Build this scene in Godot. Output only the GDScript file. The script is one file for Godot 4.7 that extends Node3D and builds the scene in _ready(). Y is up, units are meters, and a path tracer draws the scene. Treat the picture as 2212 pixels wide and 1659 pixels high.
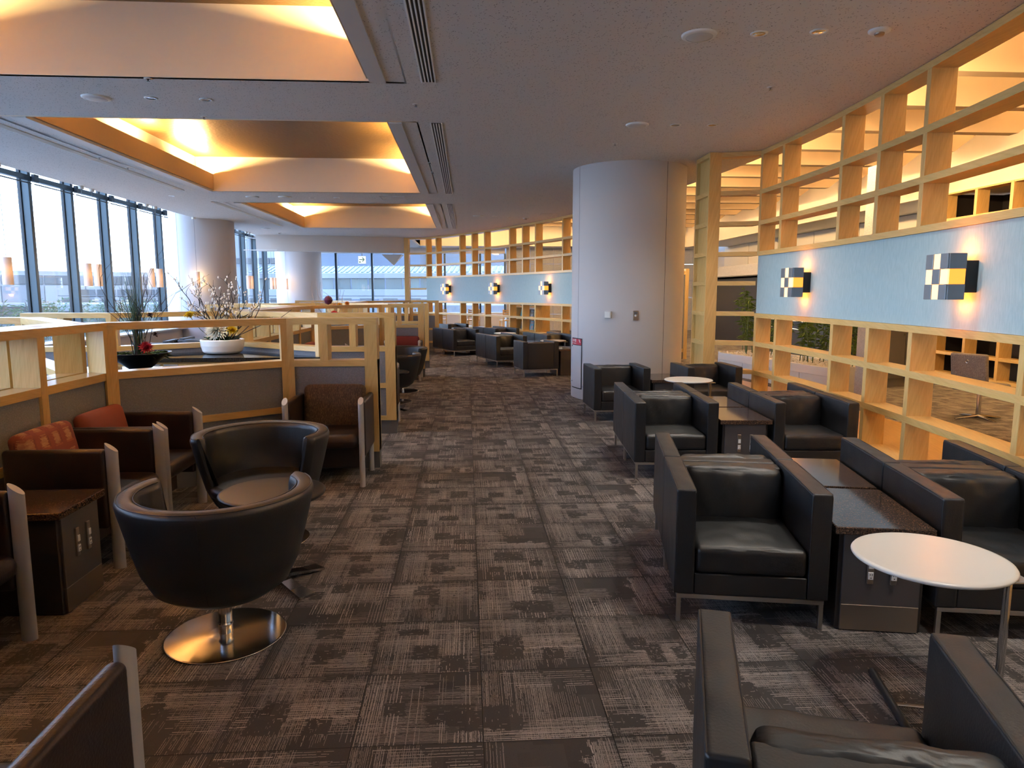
extends Node3D
# Airport lounge. Units are metres, y up. The aisle carpet runs along -z.
const CH := 3.64                        # ceiling height
const ACX := -23.197                    # centre and radius of the circle that the timber screens follow
const ACZ := -8.82
const AR := 27.274
var M := {}
var taken := {}
var rng := RandomNumberGenerator.new()
var noise := FastNoiseLite.new()

# ---------------------------------------------------------------- mesh builder
class MB:
	var v := PackedVector3Array()
	var n := PackedVector3Array()
	var uv := PackedVector2Array()
	var ix := PackedInt32Array()
	func face(pts: Array, out: Vector3, g := Vector3(0.0, 0.0, 0.0), off := Vector2.ZERO):
		var nr: Vector3 = (pts[1] - pts[0]).cross(pts[2] - pts[0])
		if nr.length() < 1e-12 and pts.size() > 3:
			nr = (pts[2] - pts[0]).cross(pts[3] - pts[0])
		nr = nr.normalized()
		var p := pts
		if nr.dot(out) < 0.0:
			nr = -nr
			p = pts.duplicate()
			p.reverse()
		var ua: Vector3 = g - nr * g.dot(nr)
		if ua.length() < 0.3:
			ua = Vector3.UP.cross(nr)
			if ua.length() < 0.3:
				ua = Vector3.RIGHT
		ua = ua.normalized()
		var va := nr.cross(ua)
		var b := v.size()
		for q in p:
			v.append(q)
			n.append(nr)
			uv.append(Vector2(q.dot(ua), q.dot(va)) + off)
		for i in range(1, p.size() - 1):
			ix.append_array([b, b + i + 1, b + i])
	# box from centre and size; bev cuts the edges; g is the grain direction in local axes
	func box(c: Vector3, s: Vector3, bev := 0.0, t := Transform3D.IDENTITY, g := Vector3.ZERO):
		if g == Vector3.ZERO:
			g = Vector3.RIGHT if s.x >= s.y and s.x >= s.z else (Vector3.UP if s.y >= s.z else Vector3.BACK)
		var gw := (t.basis * g).normalized()
		var h := s * 0.5
		var w := t * c
		var off := Vector2(fposmod(w.x * 1.37 + w.z * 0.71, 1.0), fposmod(w.y * 0.93 + w.x * 0.57 + w.z * 1.11, 1.0))
		bev = minf(bev, minf(h.x, minf(h.y, h.z)) * 0.9)
		var P := func(sx, sy, sz, ax):
			var q := Vector3(sx * (h.x - (0.0 if ax == 0 else bev)), sy * (h.y - (0.0 if ax == 1 else bev)), sz * (h.z - (0.0 if ax == 2 else bev)))
			return t * (c + q)
		for ax in 3:
			for sg in [-1, 1]:
				var pts := []
				for k in [[-1, -1], [1, -1], [1, 1], [-1, 1]]:
					if ax == 0: pts.append(P.call(sg, k[0], k[1], 0))
					elif ax == 1: pts.append(P.call(k[0], sg, k[1], 1))
					else: pts.append(P.call(k[0], k[1], sg, 2))
				var o := Vector3.ZERO
				o[ax] = sg
				face(pts, t.basis * o, gw, off)
		if bev <= 0.0:
			return
		for a in [[0, 1, 2], [1, 2, 0], [2, 0, 1]]:      # edges between faces a0 and a1, along a2
			for s0 in [-1, 1]:
				for s1 in [-1, 1]:
					var pts := []
					for q in [[a[0], -1], [a[0], 1], [a[1], 1], [a[1], -1]]:
						var sg := [0, 0, 0]
						sg[a[0]] = s0
						sg[a[1]] = s1
						sg[a[2]] = q[1]
						pts.append(P.call(sg[0], sg[1], sg[2], q[0]))
					var o := Vector3.ZERO
					o[a[0]] = s0
					o[a[1]] = s1
					face(pts, t.basis * o, gw, off)
		for sx in [-1, 1]:
			for sy in [-1, 1]:
				for sz in [-1, 1]:
					face([P.call(sx, sy, sz, 0), P.call(sx, sy, sz, 1), P.call(sx, sy, sz, 2)], t.basis * Vector3(sx, sy, sz), gw, off)
	# smooth grid of points rows[i][j]; out tells which side is outside at the middle of the grid
	func surf(rows: Array, wu := false, wv := false, flip := false, uvs := 1.0):
		var R := rows.size()
		var C: int = rows[0].size()
		var b := v.size()
		var ul := 0.0
		for i in R:
			if i > 0:
				ul += (rows[i][0] - rows[i - 1][0]).length()
			var vl := 0.0
			for j in C:
				if j > 0:
					vl += (rows[i][j] - rows[i][j - 1]).length()
				var i0 := (i - 1 + R) % R if wu else maxi(i - 1, 0)
				var i1 := (i + 1) % R if wu else mini(i + 1, R - 1)
				var j0 := (j - 1 + C) % C if wv else maxi(j - 1, 0)
				var j1 := (j + 1) % C if wv else mini(j + 1, C - 1)
				var du: Vector3 = rows[i1][j] - rows[i0][j]
				var dv: Vector3 = rows[i][j1] - rows[i][j0]
				if du.length() < 1e-7:
					du = rows[i1][(j + C / 2) % C] - rows[i0][(j + C / 2) % C] if false else rows[mini(i1 + 1, R - 1)][j] - rows[maxi(i0 - 1, 0)][j]
				if dv.length() < 1e-7:
					var ii := clampi(i + (1 if i == 0 else -1), 0, R - 1)
					dv = rows[ii][j1] - rows[ii][j0]
				var nr := du.cross(dv).normalized()
				v.append(rows[i][j])
				n.append(-nr if flip else nr)
				uv.append(Vector2(ul, vl) * uvs)
		for i in (R if wu else R - 1):
			for j in (C if wv else C - 1):
				var a := b + i * C + j
				var c := b + ((i + 1) % R) * C + j
				var d := b + ((i + 1) % R) * C + (j + 1) % C
				var e := b + i * C + (j + 1) % C
				if flip:
					ix.append_array([a, c, d, a, d, e])
				else:
					ix.append_array([a, d, c, a, e, d])
	func tube(pts: Array, r, segs := 8, caps := true):
		var rows := []
		var N := pts.size()
		var up := Vector3.UP
		for i in N:
			var d: Vector3 = (pts[mini(i + 1, N - 1)] - pts[maxi(i - 1, 0)]).normalized()
			if absf(d.dot(up)) > 0.95:
				up = Vector3.RIGHT if absf(d.x) < 0.9 else Vector3.BACK
			var x := d.cross(up).normalized()
			var y := x.cross(d)
			up = y
			var rr: float = r[i] if r is Array else r
			var row := []
			for k in segs:
				var a := TAU * k / segs
				row.append(pts[i] + (x * cos(a) + y * sin(a)) * rr)
			rows.append(row)
		surf(rows, false, true, false)
		if caps:
			face(rows[0], pts[0] - pts[1])
			face(rows[N - 1], pts[N - 1] - pts[N - 2])
	# profile of [radius, y] from bottom to top, outside surface
	func lathe(prof: Array, segs := 32, t := Transform3D.IDENTITY, a0 := 0.0, a1 := TAU):
		var rows := []
		var full := absf(a1 - a0 - TAU) < 1e-4
		var fine := []                                          # long runs get points near both ends, so that flats stay flat
		for i in prof.size():
			fine.append([maxf(prof[i][0], 0.0004), prof[i][1]])
			if i < prof.size() - 1:
				var p0 := Vector2(prof[i][0], prof[i][1])
				var p1 := Vector2(prof[i + 1][0], prof[i + 1][1])
				if p0.distance_to(p1) > 0.05:
					for f in [0.006 / p0.distance_to(p1), 1.0 - 0.006 / p0.distance_to(p1)]:
						var p := p0.lerp(p1, f)
						fine.append([maxf(p.x, 0.0008), p.y])
		prof = fine
		for k in (segs if full else segs + 1):
			var a := a0 + (a1 - a0) * k / segs
			var row := []
			for p in prof:
				row.append(t * Vector3(cos(a) * p[0], p[1], sin(a) * p[0]))
			rows.append(row)
		surf(rows, full, false, true)
	# upright prism over a plan polygon of Vector2(x, z)
	func prism(poly: Array, y0: float, y1: float, g := Vector3.ZERO):
		var P := PackedVector2Array(poly)
		if Geometry2D.is_polygon_clockwise(P):
			P.reverse()
		var c := Vector2.ZERO
		for p in P:
			c += p
		c /= P.size()
		var N := P.size()
		for i in N:
			var a := P[i]
			var b := P[(i + 1) % N]
			var e := (b - a).normalized()
			face([Vector3(a.x, y0, a.y), Vector3(b.x, y0, b.y), Vector3(b.x, y1, b.y), Vector3(a.x, y1, a.y)], Vector3(e.y, 0, -e.x), g)
		var tri := Geometry2D.triangulate_polygon(P)
		for i in range(0, tri.size(), 3):
			var q := [P[tri[i]], P[tri[i + 1]], P[tri[i + 2]]]
			for yy in [[y0, -1.0], [y1, 1.0]]:
				face([Vector3(q[0].x, yy[0], q[0].y), Vector3(q[1].x, yy[0], q[1].y), Vector3(q[2].x, yy[0], q[2].y)], Vector3(0, yy[1], 0), g)
	# upholstered block: rounded box with soft, slightly uneven faces
	func pad(c: Vector3, s: Vector3, r: float, puff := Vector3.ZERO, wr := 0.0, t := Transform3D.IDENTITY, nz: FastNoiseLite = null, dn := 8):
		var h := s * 0.5
		r = minf(r, minf(h.x, minf(h.y, h.z)) * 0.98)
		for ax in 3:
			var u := (ax + 1) % 3
			var w := (ax + 2) % 3
			for sg in [-1.0, 1.0]:
				var rows := []
				var ss := _steps(h[u], r, dn)
				var tt := _steps(h[w], r, dn)
				for a in ss:
					var row := []
					for b in tt:
						var p := Vector3.ZERO
						p[ax] = h[ax] * sg
						p[u] = a
						p[w] = b
						var q := p.clamp(-(h - Vector3.ONE * r), h - Vector3.ONE * r)
						var d := (p - q).normalized()
						p = q + d * r
						var f := (1.0 - pow(a / h[u], 2.0)) * (1.0 - pow(b / h[w], 2.0))
						p[ax] += sg * puff[ax] * f
						if nz and wr > 0.0:
							var e := minf(1.0, f * 4.0 + 0.25)
							p += d * nz.get_noise_3d((c.x + p.x) * 100.0, (c.y + p.y) * 45.0, (c.z + p.z) * 100.0) * wr * e
						row.append(t * (c + p))
					rows.append(row)
				surf(rows, false, false, sg < 0.0)
	static func _steps(h: float, r: float, dn: int) -> Array:
		var o := [-h, -h + r * 0.12, -h + r * 0.35, -h + r * 0.65, -h + r]
		for k in range(1, dn):
			o.append(-(h - r) + 2.0 * (h - r) * k / dn)
		o.append_array([h - r, h - r * 0.65, h - r * 0.35, h - r * 0.12, h])
		return o
	func leaf(p: Vector3, d: Vector3, side: Vector3, l: float, w: float, droop := 0.2):
		d = d.normalized()
		side = (side - d * side.dot(d)).normalized()
		var up := side.cross(d)
		var m1 := p + d * l * 0.4 + up * l * 0.06
		var tip := p + d * l - Vector3.UP * l * droop
		var b := v.size()
		for q in [p, m1 + side * w * 0.5, tip, m1 - side * w * 0.5]:
			v.append(q)
			n.append(up)
			uv.append(Vector2(q.x, q.z))
		ix.append_array([b, b + 2, b + 1, b, b + 3, b + 2])
	func mesh() -> ArrayMesh:
		var a := []
		a.resize(Mesh.ARRAY_MAX)
		a[Mesh.ARRAY_VERTEX] = v
		a[Mesh.ARRAY_NORMAL] = n
		a[Mesh.ARRAY_TEX_UV] = uv
		a[Mesh.ARRAY_INDEX] = ix
		var m := ArrayMesh.new()
		m.add_surface_from_arrays(Mesh.PRIMITIVE_TRIANGLES, a)
		return m

# ---------------------------------------------------------------- scene helpers
func numbered(called: String) -> String:
	if not taken.has(called):
		taken[called] = 0
		return called
	taken[called] += 1
	return "%s_%03d" % [called, taken[called]]

func obj(called: String, mb, mat: Material, parent: Node = null) -> MeshInstance3D:
	var o := MeshInstance3D.new()
	o.mesh = mb.mesh() if mb is MB else mb
	o.material_override = mat
	if parent == null:
		o.name = numbered(called)
		add_child(o)
	else:
		o.name = called
		parent.add_child(o, true)
	return o

func tag(o: Node, label: String, category: String, group := "", kind := ""):
	if label: o.set_meta("label", label)
	if category: o.set_meta("category", category)
	if group: o.set_meta("group", group)
	if kind: o.set_meta("kind", kind)
	return o

func struct(called: String, mb, mat: Material) -> MeshInstance3D:
	var o := obj(called, mb, mat)
	o.set_meta("kind", "structure")
	return o

func thing(called: String, label: String, category: String, at := Vector3.ZERO, turn := 0.0, group := "") -> Node3D:
	var o := Node3D.new()
	o.name = numbered(called)
	add_child(o)
	o.position = at
	o.rotation.y = turn
	return tag(o, label, category, group)

func dup(root: Node3D, at: Vector3, turn: float, label: String, group := "") -> Node3D:
	var base: String = root.name
	var o: Node3D = root.duplicate()
	o.name = numbered(base.rstrip("0123456789").trim_suffix("_") if base.right(4).left(1) == "_" else base)
	add_child(o)
	o.position = at
	o.rotation.y = turn
	o.set_meta("label", label)
	if group: o.set_meta("group", group)
	return o

func arc(a: float, r: float, y := 0.0) -> Vector3:
	return Vector3(ACX + r * cos(a), y, ACZ - r * sin(a))

func arc_x(z: float, r: float) -> float:
	return ACX + sqrt(r * r - (z - ACZ) * (z - ACZ))

# frame on the arc: +x outward (away from the aisle), +z back along the arc towards the camera
func arc_t(a: float, r: float, y := 0.0) -> Transform3D:
	return Transform3D(Basis(Vector3(cos(a), 0, -sin(a)), Vector3.UP, Vector3(sin(a), 0, cos(a))), arc(a, r, y))

func rodbox(a: Vector3, b: Vector3, w: float, h: float, bev := 0.002) -> MB:
	var m := MB.new()
	var d := b - a
	var z := d.normalized()
	var up := Vector3.UP if absf(z.y) < 0.95 else Vector3.RIGHT
	var x := up.cross(z).normalized()
	m.box(Vector3.ZERO, Vector3(w, h, d.length()), bev, Transform3D(Basis(x, z.cross(x), z), (a + b) * 0.5))
	return m

func bx(c: Vector3, s: Vector3, bev := 0.003) -> MB:
	var m := MB.new()
	m.box(c, s, bev)
	return m

# ---------------------------------------------------------------- materials
func flat(c: Color, rough := 0.6, metal := 0.0) -> StandardMaterial3D:
	var m := StandardMaterial3D.new()
	m.albedo_color = c
	m.roughness = rough
	m.metallic = metal
	return m

func tex(img: Image) -> ImageTexture:
	return ImageTexture.create_from_image(img)

func noise_tex(freq: float, size := 256, normal := false, strength := 4.0, sx := 1) -> NoiseTexture2D:
	var f := FastNoiseLite.new()
	f.seed = 5
	f.frequency = freq
	f.fractal_octaves = 4
	var t := NoiseTexture2D.new()
	t.width = size
	t.height = size
	t.seamless = true
	t.noise = f
	t.as_normal_map = normal
	t.bump_strength = strength
	return t

func bumpy(m: StandardMaterial3D, freq: float, strength: float, scale: float, amount := 1.0):
	m.normal_enabled = true
	m.normal_texture = noise_tex(freq, 256, true, strength)
	m.normal_scale = amount
	m.uv1_triplanar = true
	m.uv1_scale = Vector3.ONE * scale
	return m

func streaks(w: int, h: int, base: Color, dark: Color, light: Color, fx: float, fy: float, amount: float, fig := 0.0, sd := 3) -> Image:
	var im := Image.create(w, h, false, Image.FORMAT_RGB8)
	var f := FastNoiseLite.new()
	f.seed = sd
	f.frequency = 1.0
	f.fractal_octaves = 3
	for y in h:
		for x in w:
			# made to repeat by walking round a circle in each direction
			var ax := TAU * x / w
			var ay := TAU * y / h
			var k := f.get_noise_3d(cos(ax) * fx + 7.0, sin(ax) * fx + cos(ay) * fy, sin(ay) * fy) * amount
			if fig > 0.0:
				k += fig * f.get_noise_3d(cos(ax + ay * 2.0) * 1.6, sin(ax + ay * 2.0) * 1.6 + 20.0, cos(ay) * 0.8)
			var c := base.lerp(light, clampf(k, 0.0, 1.0)) if k > 0.0 else base.lerp(dark, clampf(-k, 0.0, 1.0))
			im.set_pixel(x, y, c)
	return im

func carpet_image() -> Image:
	var S := 2048
	var T := 512
	var im := Image.create(S, S, false, Image.FORMAT_RGB8)
	im.fill(Color8(59, 56, 55))
	var r := RandomNumberGenerator.new()
	r.seed = 11
	for ty in 4:
		for tx in 4:
			var o := Vector2i(tx * T, ty * T)
			# yarn of slightly different browns in blocks
			for k in 9:
				var w := r.randi_range(90, 260)
				var h := r.randi_range(60, 220)
				var x := r.randi_range(0, T - w)
				var y := r.randi_range(0, T - h)
				var t := r.randf_range(-1.0, 1.0)
				im.fill_rect(Rect2i(o + Vector2i(x, y), Vector2i(w, h)), Color8(59 + int(9 * t), 56 + int(9 * t), 55 + int(9 * t)))
			for k in 2200:
				var p := o + Vector2i(r.randi_range(0, T - 3), r.randi_range(0, T - 3))
				im.fill_rect(Rect2i(p, Vector2i(2, 2)), Color8(76, 70, 67) if r.randf() < 0.5 else Color8(52, 46, 43))
			# solid dark patches, where the lighter yarn stays under
			var bare := []
			for k in 3:
				bare.append(Rect2i(r.randi_range(0, 380), r.randi_range(0, 400), r.randi_range(70, 210), r.randi_range(50, 150)))
			# fine weft first, then the bolder warp; both come in bands that start and stop inside the tile
			for way in [1, 0]:
				for k in (11 if way == 1 else 10):
					var len := r.randi_range(200, 512)
					var wid := r.randi_range(60, 200)
					var s := r.randi_range(0, T - 40) if r.randf() < 0.5 else 0
					var at0 := r.randi_range(-30, T - 60)
					var pitch := r.randi_range(7, 10) if way == 1 else r.randi_range(10, 17)
					var strength := r.randf_range(0.35, 0.9) if way == 1 else r.randf_range(0.6, 1.0)
					var q := 0
					while q < wid:
						if r.randf() < 0.86:
							var tone: float = strength * r.randf_range(0.55, 1.0)
							var c := Color8(76 + int(104 * tone), 72 + int(99 * tone), 71 + int(94 * tone))
							var e0 := mini(T, s + len + r.randi_range(-70, 60))
							var th := 2 if way == 1 else r.randi_range(2, 4)
							var at := s + r.randi_range(-20, 40)
							while at < e0:
								var l := r.randi_range(5, 22)
								if r.randf() < 0.92:
									var j := 1 if r.randf() < 0.2 else 0
									var rc := Rect2i(at0 + q + j, at, th, l) if way == 0 else Rect2i(at, at0 + q + j, l, th)
									rc = rc.intersection(Rect2i(0, 0, T, T))
									var hid := false
									for b in bare:
										if b.has_point(rc.get_center()):
											hid = r.randf() < 0.93
									if rc.size.x > 0 and rc.size.y > 0 and not hid:
										im.fill_rect(Rect2i(o + rc.position, rc.size), c)
								at += l + (r.randi_range(1, 3) if r.randf() < 0.4 else 0)
						q += pitch + r.randi_range(-2, 2)
	return im

func fissured_image() -> Image:
	var S := 1024
	var im := Image.create(S, S, false, Image.FORMAT_RGB8)
	im.fill(Color8(206, 204, 200))
	var r := RandomNumberGenerator.new()
	r.seed = 21
	for k in 9000:
		var t := r.randi_range(-8, 6)
		im.fill_rect(Rect2i(r.randi_range(0, S - 6), r.randi_range(0, S - 6), r.randi_range(2, 5), r.randi_range(2, 5)), Color8(206 + t, 204 + t, 200 + t))
	for k in 1500:
		var x := r.randf_range(8, S - 14)
		var y := r.randf_range(8, S - 14)
		var a := r.randf_range(0.5, 1.4) + (0.0 if r.randf() < 0.8 else 1.5)
		var l := r.randi_range(2, 9)
		var g := r.randi_range(45, 110)
		for i in l:
			im.fill_rect(Rect2i(int(x + cos(a) * i), int(y + sin(a) * i), 2, 2), Color8(g, g, g))
	return im

func granite_image(base: Color, specks: Array, sd: int) -> Image:
	var S := 512
	var im := Image.create(S, S, false, Image.FORMAT_RGB8)
	im.fill(base)
	var r := RandomNumberGenerator.new()
	r.seed = sd
	for k in 16000:
		var c: Color = specks[r.randi() % specks.size()]
		var x := r.randi_range(0, S - 1)
		var y := r.randi_range(0, S - 1)
		var s := r.randi_range(1, 7)
		im.fill_rect(Rect2i(x, y, s, r.randi_range(1, 6)), c)
	return im

func weave_image(a: Color, b: Color, cell: int, sd: int, chance := 0.5) -> Image:
	var S := 256
	var im := Image.create(S, S, false, Image.FORMAT_RGB8)
	var r := RandomNumberGenerator.new()
	r.seed = sd
	for y in range(0, S, cell):
		for x in range(0, S, 2):
			im.fill_rect(Rect2i(x, y, 2, cell), a.lerp(b, r.randf() if r.randf() < chance else 0.15 * r.randf()))
	return im

func plaid_image() -> Image:
	var S := 512
	var im := Image.create(S, S, false, Image.FORMAT_RGB8)
	im.fill(Color8(126, 64, 50))
	var r := RandomNumberGenerator.new()
	r.seed = 8
	for y in 5:
		for x in 5:
			var p := Vector2i(x * 102 + (51 if y % 2 else 0), y * 102)
			for part in [[0, 0, 62, 66, Color8(172, 132, 86)], [10, 14, 46, 40, Color8(186, 150, 102)], [62, 8, 10, 58, Color8(98, 46, 44)], [0, 66, 70, 8, Color8(150, 90, 58)]]:
				for k in 60:
					var w := r.randi_range(4, maxi(5, int(part[2] * 0.7)))
					var x0: int = part[0] + r.randi_range(0, maxi(0, part[2] - w))
					var y0: int = part[1] + r.randi_range(0, maxi(0, part[3] - 4))
					var q := Vector2i((p.x + x0) % (S - w), (p.y + y0) % (S - 5))
					im.fill_rect(Rect2i(q, Vector2i(w, r.randi_range(2, 5))), part[4].lerp(Color8(126, 64, 50), r.randf() * 0.35))
	return im

func materials():
	var wood := streaks(512, 512, Color8(212, 176, 110), Color8(184, 142, 80), Color8(226, 194, 136), 0.5, 30.0, 0.6, 0.42, 3)
	var m := flat(Color.WHITE, 0.3)
	m.albedo_texture = tex(wood)
	m.uv1_scale = Vector3(0.9, 1.6, 1)
	M.wood = m
	m = flat(Color(0.93, 0.9, 0.86), 0.3)
	m.albedo_texture = M.wood.albedo_texture
	m.uv1_scale = Vector3(0.5, 1.1, 1)
	M.wood_floor = m
	m = flat(Color8(22, 22, 24), 0.43)
	m.metallic_specular = 0.56
	M.leather = bumpy(m, 0.06, 3.0, 5.0, 0.2)
	m = flat(Color8(36, 24, 21), 0.34)
	M.brown_leather = bumpy(m, 0.06, 3.0, 5.0, 0.3)
	M.piping = flat(Color8(22, 22, 24), 0.5)
	M.chrome = flat(Color8(205, 205, 205), 0.12, 1.0)
	M.steel = bumpy(flat(Color8(190, 186, 180), 0.3, 1.0), 0.02, 2.0, 3.0, 0.1)
	M.disc = flat(Color8(196, 192, 186), 0.13, 1.0)
	M.silver = flat(Color8(188, 187, 186), 0.42, 0.35)
	M.kick = flat(Color8(150, 138, 126), 0.34, 0.9)
	m = flat(Color.WHITE, 0.85)
	m.albedo_texture = tex(weave_image(Color8(108, 112, 120), Color8(128, 132, 140), 3, 4))
	m.uv1_triplanar = true
	m.uv1_scale = Vector3.ONE * 2.0
	M.panel = m
	m = flat(Color.WHITE, 0.8)
	m.albedo_texture = tex(streaks(256, 256, Color8(158, 184, 192), Color8(140, 168, 178), Color8(176, 198, 204), 12.0, 1.2, 0.9, 0.0, 9))
	m.uv1_triplanar = true
	m.uv1_scale = Vector3.ONE * 1.3
	M.blue = m
	m = flat(Color.WHITE, 0.9)
	m.albedo_texture = tex(weave_image(Color8(60, 46, 36), Color8(108, 90, 72), 8, 14, 0.5))
	m.uv1_triplanar = true
	m.uv1_scale = Vector3.ONE * 2.4
	M.brown_fabric = m
	m = flat(Color.WHITE, 0.9)
	m.albedo_texture = tex(plaid_image())
	m.uv1_triplanar = true
	m.uv1_scale = Vector3.ONE * 1.5
	M.plaid = m
	M.rust = bumpy(flat(Color8(128, 68, 54), 0.92), 0.2, 3.0, 6.0, 0.4)
	M.wine = bumpy(flat(Color8(104, 44, 46), 0.92), 0.2, 3.0, 6.0, 0.4)
	m = flat(Color.WHITE, 0.92)
	m.albedo_texture = tex(weave_image(Color8(88, 82, 80), Color8(140, 132, 128), 4, 31, 0.6))
	m.uv1_triplanar = true
	m.uv1_scale = Vector3.ONE * 3.0
	M.grey_fabric = m
	m = flat(Color.WHITE, 0.95)
	m.albedo_texture = tex(carpet_image())
	M.carpet = m
	m = flat(Color.WHITE, 0.95)
	m.albedo_texture = tex(fissured_image())
	m.uv1_triplanar = true
	m.uv1_world_triplanar = true
	m.uv1_scale = Vector3.ONE * 0.62
	M.ceiling = m
	m = flat(Color.WHITE, 0.12)
	m.albedo_texture = tex(granite_image(Color8(66, 50, 42), [Color8(96, 70, 54), Color8(40, 32, 28), Color8(122, 92, 70), Color8(28, 24, 22), Color8(80, 66, 58)], 6))
	m.uv1_triplanar = true
	m.uv1_scale = Vector3.ONE * 2.2
	M.granite = m
	m = flat(Color.WHITE, 0.06)
	m.albedo_texture = tex(granite_image(Color8(26, 26, 28), [Color8(36, 36, 40), Color8(18, 18, 20), Color8(50, 50, 54)], 7))
	m.uv1_triplanar = true
	m.uv1_scale = Vector3.ONE * 2.2
	M.black_stone = m
	m = flat(Color.WHITE, 0.5)
	m.albedo_texture = tex(granite_image(Color8(168, 164, 160), [Color8(178, 174, 168), Color8(150, 148, 146), Color8(186, 182, 178)], 17))
	m.uv1_triplanar = true
	M.stone = m
	M.laminate = bumpy(flat(Color8(70, 66, 66), 0.5), 0.3, 2.0, 6.0, 0.15)
	M.laminate_dark = flat(Color8(44, 38, 36), 0.45)
	M.plaster = flat(Color8(206, 200, 194), 0.75)
	M.column = bumpy(flat(Color8(190, 186, 186), 0.62), 0.3, 1.0, 3.0, 0.08)
	M.cove = flat(Color8(230, 218, 196), 0.8)
	M.gold = bumpy(flat(Color8(136, 106, 62), 0.38, 0.6), 0.05, 3.0, 1.0, 0.25)
	M.trim = flat(Color8(196, 196, 194), 0.5)
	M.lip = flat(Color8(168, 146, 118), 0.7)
	M.slot = flat(Color8(30, 30, 30), 0.6)
	M.white = flat(Color8(222, 222, 218), 0.5)
	M.gloss_white = flat(Color8(212, 205, 194), 0.3)
	M.plinth = flat(Color8(98, 97, 97), 0.5, 0.2)
	M.mullion = flat(Color8(66, 80, 88), 0.4, 0.3)
	M.mullion_dark = flat(Color8(34, 40, 46), 0.4, 0.3)
	M.black = flat(Color8(14, 14, 15), 0.35)
	M.dark = flat(Color8(34, 28, 26), 0.6)
	M.gun = flat(Color8(120, 128, 138), 0.35, 0.4)
	m = flat(Color(0.9, 0.97, 1.0, 0.06), 0.02)
	m.transparency = BaseMaterial3D.TRANSPARENCY_ALPHA
	M.glass = m

func glow(c: Color, e: float) -> StandardMaterial3D:
	var m := flat(c, 0.7)
	m.emission_enabled = true
	m.emission = c
	m.emission_energy_multiplier = e
	return m

# ---------------------------------------------------------------- scene
func _ready():
	# camera
	var cam := Camera3D.new()
	cam.name = "camera"
	cam.position = Vector3(0, 1.70, 0)
	cam.rotation_degrees = Vector3(-7.5008, -3.7061, 0)
	cam.fov = 57.885
	cam.near = 0.05
	cam.far = 600.0
	add_child(cam)
	# sky, sun, exposure
	var env := Environment.new()
	env.background_mode = Environment.BG_SKY
	var sky := Sky.new()
	var sm := ProceduralSkyMaterial.new()
	sm.sky_top_color = Color(0.55, 0.73, 1.0)
	sm.sky_horizon_color = Color(0.82, 0.91, 1.0)
	sm.sky_curve = 0.25
	sm.ground_horizon_color = Color(0.72, 0.76, 0.78)
	sm.ground_bottom_color = Color(0.6, 0.62, 0.62)
	sm.sky_energy_multiplier = 1.0
	sky.sky_material = sm
	env.sky = sky
	env.background_energy_multiplier = SKY
	env.tonemap_mode = Environment.TONE_MAPPER_LINEAR
	env.tonemap_exposure = 1.65
	env.sdfgi_enabled = true
	env.ssao_enabled = true
	env.ssil_enabled = true
	var we := WorldEnvironment.new()
	we.name = "world"
	we.environment = env
	add_child(we)
	var sun := DirectionalLight3D.new()
	sun.name = "sun"
	sun.light_energy = 1.5
	sun.light_color = Color(1.0, 0.95, 0.88)
	sun.light_angular_distance = 0.6
	sun.shadow_enabled = true
	add_child(sun)
	sun.look_at_from_position(Vector3.ZERO, Vector3(-0.62, -0.72, -0.32), Vector3.UP)
	noise.seed = 4
	noise.frequency = 0.06
	rng.seed = 77
	materials()
	floor_and_ceiling()
	walls_and_windows()
	timber_screens()
	booths()
	right_room()
	seating_right()
	seating_left()
	consoles_and_flowers()
	lamps()
	ceiling_fittings()
	small_things()
	outside()

const SKY := 8.2
const WARM := Color(1.0, 0.82, 0.55)
const PEACH := Color(1.0, 0.83, 0.60)

func area(parent: Node, called: String, at: Vector3, look: Vector3, size: Vector2, e: float, c: Color, up := Vector3.UP):
	var l := AreaLight3D.new()
	l.name = called
	l.area_size = size
	l.light_energy = e
	l.light_color = c
	l.shadow_enabled = true
	l.area_range = 30.0
	l.area_attenuation = 2.0
	parent.add_child(l, true)
	l.look_at_from_position(at, at + look, up)
	return l

# ---------------------------------------------------------------- floor, ceiling
func tile_mesh(k: int, turned: bool) -> MB:
	var m := MB.new()
	var u := Vector2(k % 4, k / 4) * 0.25
	var h := 0.2497
	var c := 0.0015
	var e := 0.003
	# top face with its own piece of the yarn pattern, and cut edges
	var b := m.v.size()
	for q in [[-1, -1], [1, -1], [1, 1], [-1, 1]]:
		m.v.append(Vector3(q[0] * (h - c), 0, q[1] * (h - c)))
		m.n.append(Vector3.UP)
		var w := Vector2(q[0], q[1])
		if turned:
			w = Vector2(w.y, -w.x)
		m.uv.append(u + (w * 0.498 + Vector2(0.5, 0.5)) * 0.25)
	m.ix.append_array([b, b + 1, b + 2, b, b + 2, b + 3])
	for s in [Vector3(1, 0, 0), Vector3(-1, 0, 0), Vector3(0, 0, 1), Vector3(0, 0, -1)]:
		var t := Vector3(-s.z, 0, s.x)
		var s0 := m.uv.size()
		m.face([s * (h - c) + t * (h - c), s * (h - c) - t * (h - c), s * h - t * h - Vector3(0, e, 0), s * h + t * h - Vector3(0, e, 0)], s + Vector3.UP)
		for i in range(s0, m.uv.size()):
			m.uv[i] = u + Vector2(0.002, 0.002)
	return m

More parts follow.
